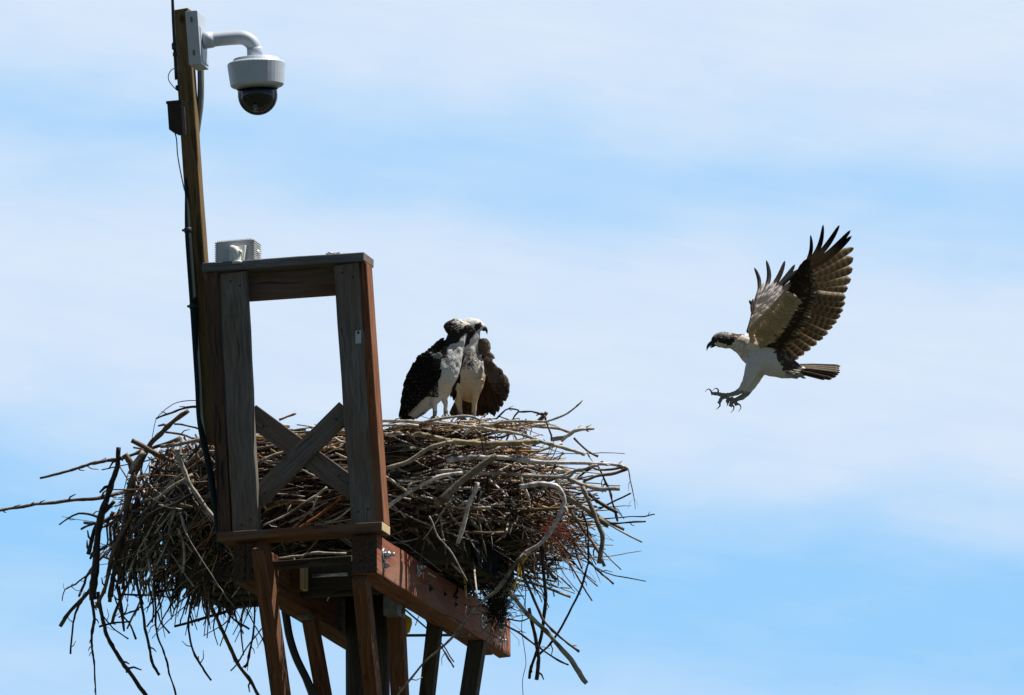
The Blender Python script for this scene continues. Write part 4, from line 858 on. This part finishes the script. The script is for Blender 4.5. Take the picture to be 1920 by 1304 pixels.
# far wing: upper side, leaning away
fwg = MB()
def fdp(px, py, k=0.0): t = max(0, (620 - py) / 130.0); return fd + .06 + .30 * t ** .8 + k
Nf = -fw
fp = [((1419, 556), (1414.5, 502), 3.8, .10), ((1425, 556), (1437, 488), 4.4, .12), ((1428, 558), (1472, 489), 4.8, .07), ((1432, 560), (1491, 496), 5.2, .05), ((1432, 567), (1500, 505), 6, -.03), ((1436, 570), (1508, 515), 6.4, 0), ((1440, 574), (1516, 528), 6.6, 0), ((1442, 580), (1520, 545), 6.6, 0), ((1443, 587), (1520, 562), 6.6, 0)]
for k, (a, t, w_, bd) in enumerate(fp): feather(fwg, P(*a, fdp(*a, .004 * k)), P(*t, fdp(*t, .004 * k)), w_ * m2, Nf, (lambda t, s: mixc((.16, .12, .10), (.03, .026, .026), max(0, min(1, (t - .35) * 4)))), bd, 18, .55)
def frow(p0, p1, n, wd, lift, dk, lt):
    for i in range(n):
        t = (i + .5) / n; a = along(p0, t); e = along(p1, t); e = (e[0] + random.gauss(0, 1.6), e[1] + random.gauss(0, 1.6)); pr = random.choice((.3, .8, 1))
        feather(fwg, P(*a, fdp(*a, lift)), P(*e, fdp(*e, lift + .004)), wd * m2, Nf, (lambda tt, s: mixc(dk, lt, pr) if tt > .72 or (s == 0 and tt > .5 and random.random() < .3) else mixc(dk, lt, .12 + .1 * random.random())), .03, 7, .65)
frow([(1409, 580), (1420, 572), (1434, 580), (1440, 600), (1436, 620)], [(1425, 532), (1452, 528), (1478, 545), (1486, 572), (1478, 600)], 30, 3.8, -.004, (.07, .054, .045), (.80, .75, .69))
frow([(1408, 590), (1416, 580), (1428, 586), (1434, 606), (1428, 622)], [(1420, 552), (1444, 546), (1462, 562), (1466, 586), (1456, 612)], 30, 3.2, -.010, (.06, .045, .037), (.80, .74, .67))
frow([(1407, 606), (1412, 592), (1420, 594), (1424, 610), (1418, 624)], [(1415, 572), (1432, 566), (1446, 578), (1450, 600), (1440, 618)], 26, 2.8, -.016, (.05, .036, .028), (.74, .66, .56))
frow([(1409, 586), (1420, 578), (1432, 586), (1438, 606), (1432, 622)], [(1424, 542), (1449, 538), (1470, 554), (1476, 580), (1468, 606)], 30, 3.4, -.007, (.065, .05, .042), (.82, .76, .70))
frow([(1402, 620), (1407, 606), (1414, 604), (1416, 618)], [(1412, 590), (1422, 586), (1432, 596), (1432, 612)], 22, 2.8, -.022, (.04, .028, .022), (.78, .68, .54))
feather(fwg, P(1413, 592, fdp(1413, 592)), P(1404.5, 563, fdp(1404, 563)), 4.6 * m2, Nf, lambda t, s: (.06, .045, .04), .12, 8, .6)
fwg.tube(catmull([P(x, y, fdp(x, y)) for x, y in ((1404, 622), (1408, 606), (1411, 590), (1409, 576), (1412, 562))], 16), [m2 * (5 - 3.4 * i / 16) for i in range(17)], (.06, .045, .035), 8)
fwg.build('wing', FEA, fly)
tl = MB()
for k, (tx, ty, d_) in enumerate(((1576, 687, .06), (1574, 691, .04), (1575, 695, .02), (1575, 699, .0), (1572, 703, -.02), (1568, 707, -.035), (1560, 711, -.05), (1548, 711, -.06))):
    a = (1484 + random.uniform(-2, 2), 684 + k * 1.6); feather(tl, P(*a, fd + d_ * .5 - .01), P(tx, ty, fd + d_ - .01), 4.6 * m2, (-fw * .75 + up * (.7 if k < 4 else -.6)).normalized(), (lambda t, s, f0=barred((.06, .042, .03), (.42, .34, .25), 6, .5, amt=.35), st=random.choice((-1, 1)): mixc(f0(t, s), (.46, .37, .27) if s == st else (.03, .02, .015), .55)), 0, 18, .9)
for k in range(16):     # white undertail and flank tufts
    a = (random.uniform(1462, 1492), random.uniform(692, 704)); feather(tl, P(*a, fd - .05 + random.uniform(-.02, .05)), P(a[0] + random.uniform(14, 26), a[1] + random.uniform(4, 10), fd - .04), 2.6 * m2, -fw, lambda t, s: mixc(WHITE, CREAM, .3), 0, 5)
tl.build('tail', FEA, fly)

# ---- perched birds -----------------------------------------------------
def scale_cover(mb, poly, rows_, dirv, d0, bulge, L_, wd, cfn, x_axis=None):
    """feathers laid like tiles inside a picture outline; lower rows first, upper rows over them"""
    xs = [p[0] for p in poly]; ys = [p[1] for p in poly]; cx = sum(xs) / len(xs); cy = sum(ys) / len(ys); hw = (max(xs) - min(xs)) / 2; hh = (max(ys) - min(ys)) / 2
    n = 0; y = max(ys); step = (max(ys) - min(ys)) / rows_; k = 0
    while y > min(ys) - step:
        x = min(xs) + random.random() * wd
        while x < max(xs) + wd:
            if inpoly(x, y, poly):
                u, v = (x - cx) / hw, (y - cy) / hh; z = d0 - bulge * math.sqrt(max(0, 1.05 - min(1, u * u * .9 + v * v * .35)))
                dx, dy = dirv(x, y); l = L_(x, y)
                a = (x - dx * l * .45, y - dy * l * .45); b = (x + dx * l * .55 + random.gauss(0, .7), y + dy * l * .55 + random.gauss(0, .7))
                nz = (-fw + rt * u * .7).normalized()
                feather(mb, P(*a, z - .0015 * (k % 2)), P(*b, z - .004), wd * m2 * random.uniform(.8, 1.1), nz, cfn(x, y), random.uniform(-.06, .06), 6, .6)
            x += wd * 1.15
        y -= step; k += 1
# front bird
ad = 19.92
a_stripe = [(829, 640), (831, 622), (836, 615), (846, 620), (858, 622), (868, 616), (877, 609), (886, 610), (887, 618), (876, 625), (864, 634), (860, 643), (848, 646), (838, 650)]
def a_col(px, py, d, p):
    x, y = px + noisep(p, 80) * 3.5, py + noisep(p, 80, 9) * 3.5
    if inpoly(x, y, a_stripe): return mixc(DARK, DBRN, .3)
    if py < 624 and px < 884: return (DBRN if (px < 840 + 5 * noisep(p, 100) or streak(p, 120, 330) > .22 - max(0, (866 - px)) * .028) else (.64, .61, .55))
    if px < 838 and py < 672 or px < 822: 
        if py < 745: return DBRN if noisep(p, 120) < .3 else (.4, .34, .27)
    if 834 < px < 864 and 648 < py < 694 and streak(p, 330, 130) > .26: return (.09, .07, .055)
    c = WHITE
    if py > 700 and py < 745: c = mixc(WHITE, CREAM, min(.8, (py - 700) / 30))
    if py > 771 and px > 805: c = (.26, .27, .24)
    return c
b_ = MB()
loft(b_, [(866, 610, .0, 6, 6), (861, 622, 0, 15, 15), (856, 634, 0, 18, 17), (851, 648, 0, 20, 20), (842, 664, 0, 27, 28), (827, 690, 0, 36, 36), (808, 718, 0, 38, 36), (793, 744, 0, 30, 28), (781, 766, 0, 19, 18), (772, 782, 0, 10, 12)], ad)
loft(b_, [(834, 619, 0, 6, 8), (843, 615, 0, 13, 14), (856, 614, 0, 17, 17), (869, 615, .004, 14, 14), (878, 615, .01, 9, 9), (885, 618, .014, 4, 5)], ad)
for (x0, y0, x1, y1, dz) in ((816, 738, 815, 781, -.05), (834, 728, 836, 778, .03)):
    loft(b_, [(x0, y0 - 12, dz, 15, 14), (x0, y0 + 4, dz, 13, 12), (x0 - 2, y0 + 18, dz, 7.5, 7.5), (x0 - 1 + (2 if dz > 0 else 0), y0 + 28, dz, 4.8, 4.8), (x1, y1 - 4, dz, 4.4, 4.4), (x1, y1 + 1, dz, 3.6, 4)], ad)
abody = fuse(b_, 'osprey', .0038, 3, a_col, fluff=.003); oa = abody.build('osprey', PLU)
tag(oa, 'osprey with dark folded wings standing on the nest rim, nearest the grey frame', 'bird', 'ospreys at the nest')
for dz, x, y in ((-.05, 815, 782), (.03, 836, 779)):
    for dx, dd in ((-7, -.02), (2, -.035), (9, -.02), (5, .03)):
        t = MB(); t.tube(catmull([P(x, y, ad + dz), P(x + dx * .6, y + 1, ad + dz + dd * .6), P(x + dx, y + 4, ad + dz + dd)], 8), [m2 * r for r in (3.2, 3, 2.8, 2.9, 2.6, 2.6, 2.5, 2.3, 1.8)], (.2,) * 3, 8); to = t.build('toe', TOE, oa)
        t = MB(); talon(t, [(x + dx, y + 3.5, dd + dz), (x + dx * 1.3, y + 4.5, dd * 1.25 + dz), (x + dx * 1.45, y + 8, dd * 1.3 + dz)], ad, 1.3); t.build('talon', BEAK, to)
bk = MB(); bk.tube(catmull([P(882, 616, ad + .012), P(887, 618, ad + .02), P(890, 622, ad + .025), P(890.5, 627, ad + .027)], 10), [m2 * r for r in (5, 4.8, 4.4, 4, 3.6, 3.1, 2.6, 2.1, 1.5, .9, .3)], (.02,) * 3, 10, .8); bk.build('beak', BEAK, oa)
e = MB(); ball(e, 873.5, 612, ad - .026, 2.4, 2.4, 2); eo = e.build('eye', EYE, oa)
wa = MB()
dk1 = lambda x, y: (lambda t, s, k=random.uniform(.6, 1.5), pl=random.choice((0, .15, .5)): tuple(c * k for c in ((.017, .0135, .011) if t < .86 else mixc((.017, .0135, .011), (.40, .34, .26), pl))))
prm = [(822, 690), (760, 788)]
for k in range(9):     # primaries and tertials down the closed wing
    a = (806 - k * 3, 700 + k * 2); e = (752 + k * 3.2, 786 - k * 3 - (k % 2) * 3); feather(wa, P(*a, ad - .085 + k * .003), P(*e, ad - .03 - k * .004), 7.5 * m2, (-fw - rt * .3).normalized(), lambda t, s: (.014, .011, .009) if t < .96 else (.10, .085, .07), .06, 14, .8)
for (x0, y0, x1, y1) in ((794, 664, 766, 704), (784, 672, 762, 712), (776, 680, 757, 728), (768, 696, 755, 745), (763, 712, 753, 760), (758, 735, 750, 786)): feather(wa, P(x0, y0, ad - .03), P(x1, y1, ad - .025), 6 * m2, (-fw - rt * .5).normalized(), lambda t, s: (.02, .016, .013) if t < .9 else (.16, .13, .10), -.05, 12, .75)
wpoly = [(833, 664), (835, 676), (829, 697), (818, 717), (806, 732), (792, 747), (774, 762), (759, 768), (757, 750), (761, 722), (767, 700), (780, 676), (796, 664), (815, 659)]
scale_cover(wa, wpoly, 17, lambda x, y: ((-.55, .83) if y > 690 else (-.5, .86)), ad - .045, .062, lambda x, y: 18 if y > 715 else 14 if y > 690 else 10, 4.6, dk1)
scale_cover(wa, [(829, 633), (834, 650), (832, 662), (812, 664), (785, 674), (776, 674), (800, 660), (813, 648)], 9, lambda x, y: (-.8, .6), ad - .025, .03, lambda x, y: 12, 4.0, lambda x, y: (lambda t, s, pl=random.choice((.1, .5, 1)): (.03, .023, .018) if t < .8 else mixc((.03, .023, .018), (.55, .47, .36), pl)))
for k in range(10): a = (816 + random.uniform(-12, 14), 664 + random.uniform(-4, 3)); feather(wa, P(*a, ad - .10), P(a[0] - 9, a[1] + 6, ad - .10), 2.4 * m2, -fw, lambda t, s: (.50, .50, .50), 0, 5)
wa.build('wing', FEA, oa)
wa2 = MB()
for k in range(6): a = (870 - k, 668 + k * 3); e = (845 + k * 1.3, 746 - k * 5); feather(wa2, P(*a, ad + .03), P(*e, ad + .03 + k * .004), 5.5 * m2, (-fw + rt * .4).normalized(), lambda t, s: (.018, .014, .012) if s else (.08, .065, .05), .03, 10, .8)
wa2.build('wing', FEA, oa)
ta = MB()
for k in range(6): a = (786 - k * 1.5, 742 + k * 2); feather(ta, P(*a, ad + .03 - k * .006), P(749.5 + k * 4.4, 787, ad + .03 - k * .006), 6 * m2, (-fw - rt * .2).normalized(), barred((.014, .011, .009), (.07, .055, .045), 5), 0, 14, .9)
for k in range(12): a = (790 + random.uniform(-8, 8), 750 + random.uniform(-6, 6)); feather(ta, P(*a, ad - .035), P(a[0] - random.uniform(4, 14), a[1] + random.uniform(20, 32), ad - .025), 5.5 * m2, -fw, lambda t, s: (.42, .40, .37), 0, 7)
ta.build('tail', FEA, oa)

# rear bird
bd = 20.16
b_stripe = [(868, 640), (874, 626), (886, 616), (893, 607), (899, 604), (904, 607), (905, 613), (899, 617), (893, 622), (886, 630), (880, 644), (872, 652)]
def b_col(px, py, d, p):
    x, y = px + noisep(p, 80) * 3.0, py + noisep(p, 80, 9) * 3.0
    if inpoly(x, y, b_stripe): return mixc(DARK, DBRN, .25)
    if px < 866 and py < 640: return DBRN
    if 862 < px < 898 and 660 < py < 692 and streak(p, 300, 120) > -.10 + abs(px - 880) * .008: return (.08, .062, .048)
    c = mixc(WHITE, CREAM, .15) if py < 655 else (.46, .43, .38)
    if py > 690: c = mixc((.44, .41, .35), mixc(CREAM, BUFF, .55), min(1, (py - 690) / 45))
    if py > 708 and px > 905 : c = BUFF
    if py > 772: c = (.26, .27, .24)
    return c
b_ = MB()
loft(b_, [(889, 612, 0, 8, 8), (888, 624, 0, 13, 14), (885, 640, 0, 15, 16), (881, 656, 0, 19, 20), (879, 676, 0, 27, 27), (881, 698, 0, 30, 31), (881, 718, .005, 27, 29), (880, 736, .015, 20, 22), (878, 750, .03, 11, 12)], bd)
loft(b_, [(862, 615, 0, 6, 8), (870, 611, 0, 12, 12), (882, 611, 0, 14.5, 15), (894, 611, 0, 12.5, 13), (901, 613, 0, 9, 9), (907, 615, 0, 5, 5.5)], bd)
for (x0, y0, x1, y1, dz) in ((856, 735, 865, 782, -.03), (893, 728, 888, 784, -.045)):
    loft(b_, [(x0 + 3, y0 - 16, dz, 13, 13), (x0 + 1, y0, dz, 10.5, 11), (x0 + (x1 - x0) * .45, y0 + 18, dz, 7, 7.5), (x0 + (x1 - x0) * .75, y0 + 33, dz, 4.8, 5), (x1, y1 - 2, dz, 4.4, 4.4), (x1, y1 + 2, dz, 3.6, 4)], bd)
bbody = fuse(b_, 'osprey', .0038, 3, b_col, fluff=.003); ob = bbody.build('osprey', PLU)
tag(ob, 'white-crowned osprey standing behind the other perched bird with its brown wing drooping', 'bird', 'ospreys at the nest')
bk = MB(); bk.tube(catmull([P(899, 613, bd), P(905, 614, bd), P(910, 617, bd), P(912.6, 621.5, bd), P(913.2, 627.5, bd)], 12), [m2 * r for r in (7, 6.8, 6.4, 6.0, 5.6, 5.1, 4.6, 4.0, 3.4, 2.7, 1.9, 1.1, .4)], (.02,) * 3, 12, .75)
bk.tube([P(902, 617, bd), P(907, 619.5, bd), P(910.5, 620.5, bd)], [m2 * 3, m2 * 2.3, m2 * 1], (.02,) * 3, 10, .8); bk.build('beak', BEAK, ob)
e = MB(); ball(e, 899.5, 609, bd - .0265, 2.6, 2.6, 2.2); eo = e.build('eye', EYE, ob); e = MB(); ball(e, 899.8, 609, bd - .0305, 1.5, 1.5, 1.1); e.build('pupil', PUP, eo)
for dz, x, y in ((-.03, 865, 783), (-.045, 888, 785)):
    for dx, dd in ((-7, -.02), (1, -.035), (8, -.02), (4, .03)):
        t = MB(); t.tube(catmull([P(x, y, bd + dz), P(x + dx * .6, y + 1, bd + dz + dd * .6), P(x + dx, y + 4, bd + dz + dd)], 8), [m2 * r for r in (3.2, 3, 2.8, 2.9, 2.6, 2.6, 2.5, 2.3, 1.8)], (.2,) * 3, 8); to = t.build('toe', TOE, ob)
        t = MB(); talon(t, [(x + dx, y + 3.5, dd + dz), (x + dx * 1.3, y + 4.5, dd * 1.25 + dz), (x + dx * 1.45, y + 8, dd * 1.3 + dz)], bd, 1.3); t.build('talon', BEAK, to)
wb2 = MB()
# lit shoulder lump, forearm and the drooping flight feathers
bcol = lambda x, y: (lambda t, s, k=random.uniform(.7, 1.3): tuple(c * k for c in ((.22, .165, .13) if t < .85 else (.40, .32, .26))))
wb2.tube(catmull([P(893, 662, bd + .02), P(905, 656, bd + .01), P(911, 648, bd), P(908, 641, bd), P(902, 641, bd + .01)], 16), [m2 * r for r in (5, 6, 7, 8, 8.6, 9, 9.2, 9.2, 9, 8.6, 8, 7.4, 7, 6.4, 6, 5.4, 4)], (.24, .18, .14), 12)
scale_cover(wb2, [(896, 640), (906, 636), (914, 641), (918, 652), (912, 662), (900, 664), (895, 654)], 6, lambda x, y: (.3, .95), bd - .008, .018, lambda x, y: 13, 4.5, bcol)
for k, (ax, ay, tx, ty) in enumerate(((906, 655, 928, 673), (905, 657, 924, 677), (904, 660, 918, 680), (903, 662, 913, 683))): feather(wb2, P(ax, ay, bd + .01), P(tx, ty, bd + .0 - .004 * k), 4.6 * m2, (-fw + up * .3).normalized(), bcol(0, 0), .0, 8, .6)
fl = [((912, 690), (908, 784), 7.5), ((914, 688), (914, 779), 7.5), ((917, 690), (921, 778), 7.5), ((920, 694), (927, 782), 7.5), ((924, 698), (934, 774), 7.5), ((928, 702), (941, 764), 7.5), ((932, 706), (948, 753), 7.5), ((936, 708), (952, 742), 7), ((938, 708), (954, 730), 6)]
for k, (a, t, w_) in enumerate(fl): feather(wb2, P(*a, bd + .03 - .006 * k), P(*t, bd + .05 - .009 * k), w_ * m2, (-fw + rt * .25).normalized(), (lambda t, s: (.10, .066, .044) if t < .8 else (.045, .033, .026)) if k < 4 else (lambda t, s: (.085, .06, .044) if s else (.05, .035, .026)), .05, 12, .75)
scale_cover(wb2, [(909, 676), (920, 676), (934, 692), (953, 712), (953, 734), (944, 744), (930, 730), (918, 712), (908, 694)], 10, lambda x, y: (.45, .89), bd - .03, .03, lambda x, y: 17, 5.2, lambda x, y: (lambda t, s, k=random.uniform(.6, 1.35): tuple(c * k * (1.9 if y < 716 else 1.15) for c in ((.10, .07, .05) if t < .85 else (.24, .18, .13)))))  # upper feathers tinted paler, with the sunlight on them put into the colour
wb2.build('wing', FEA, ob)
wb3 = MB()
for k in range(5): feather(wb3, P(868 - k * 2, 672 + k * 4, bd - .06), P(850 + k * 2.6, 752 - k * 4, bd - .055 + k * .003), 5 * m2, -fw, lambda t, s: (.02, .016, .013), .02, 10, .8)
wb3.build('wing', FEA, ob)
tb = MB()
for k in range(10):
    tx = 846 + k * 7.2; feather(tb, P(874 + k * 1.6, 722, bd + .05), P(tx, 784 - abs(k - 4) * .8, bd + .07), 6.4 * m2, -fw, barred((.10, .06, .035), (.34, .23, .13), 5.5), 0, 18, .9)
tb.build('tail', FEA, ob)
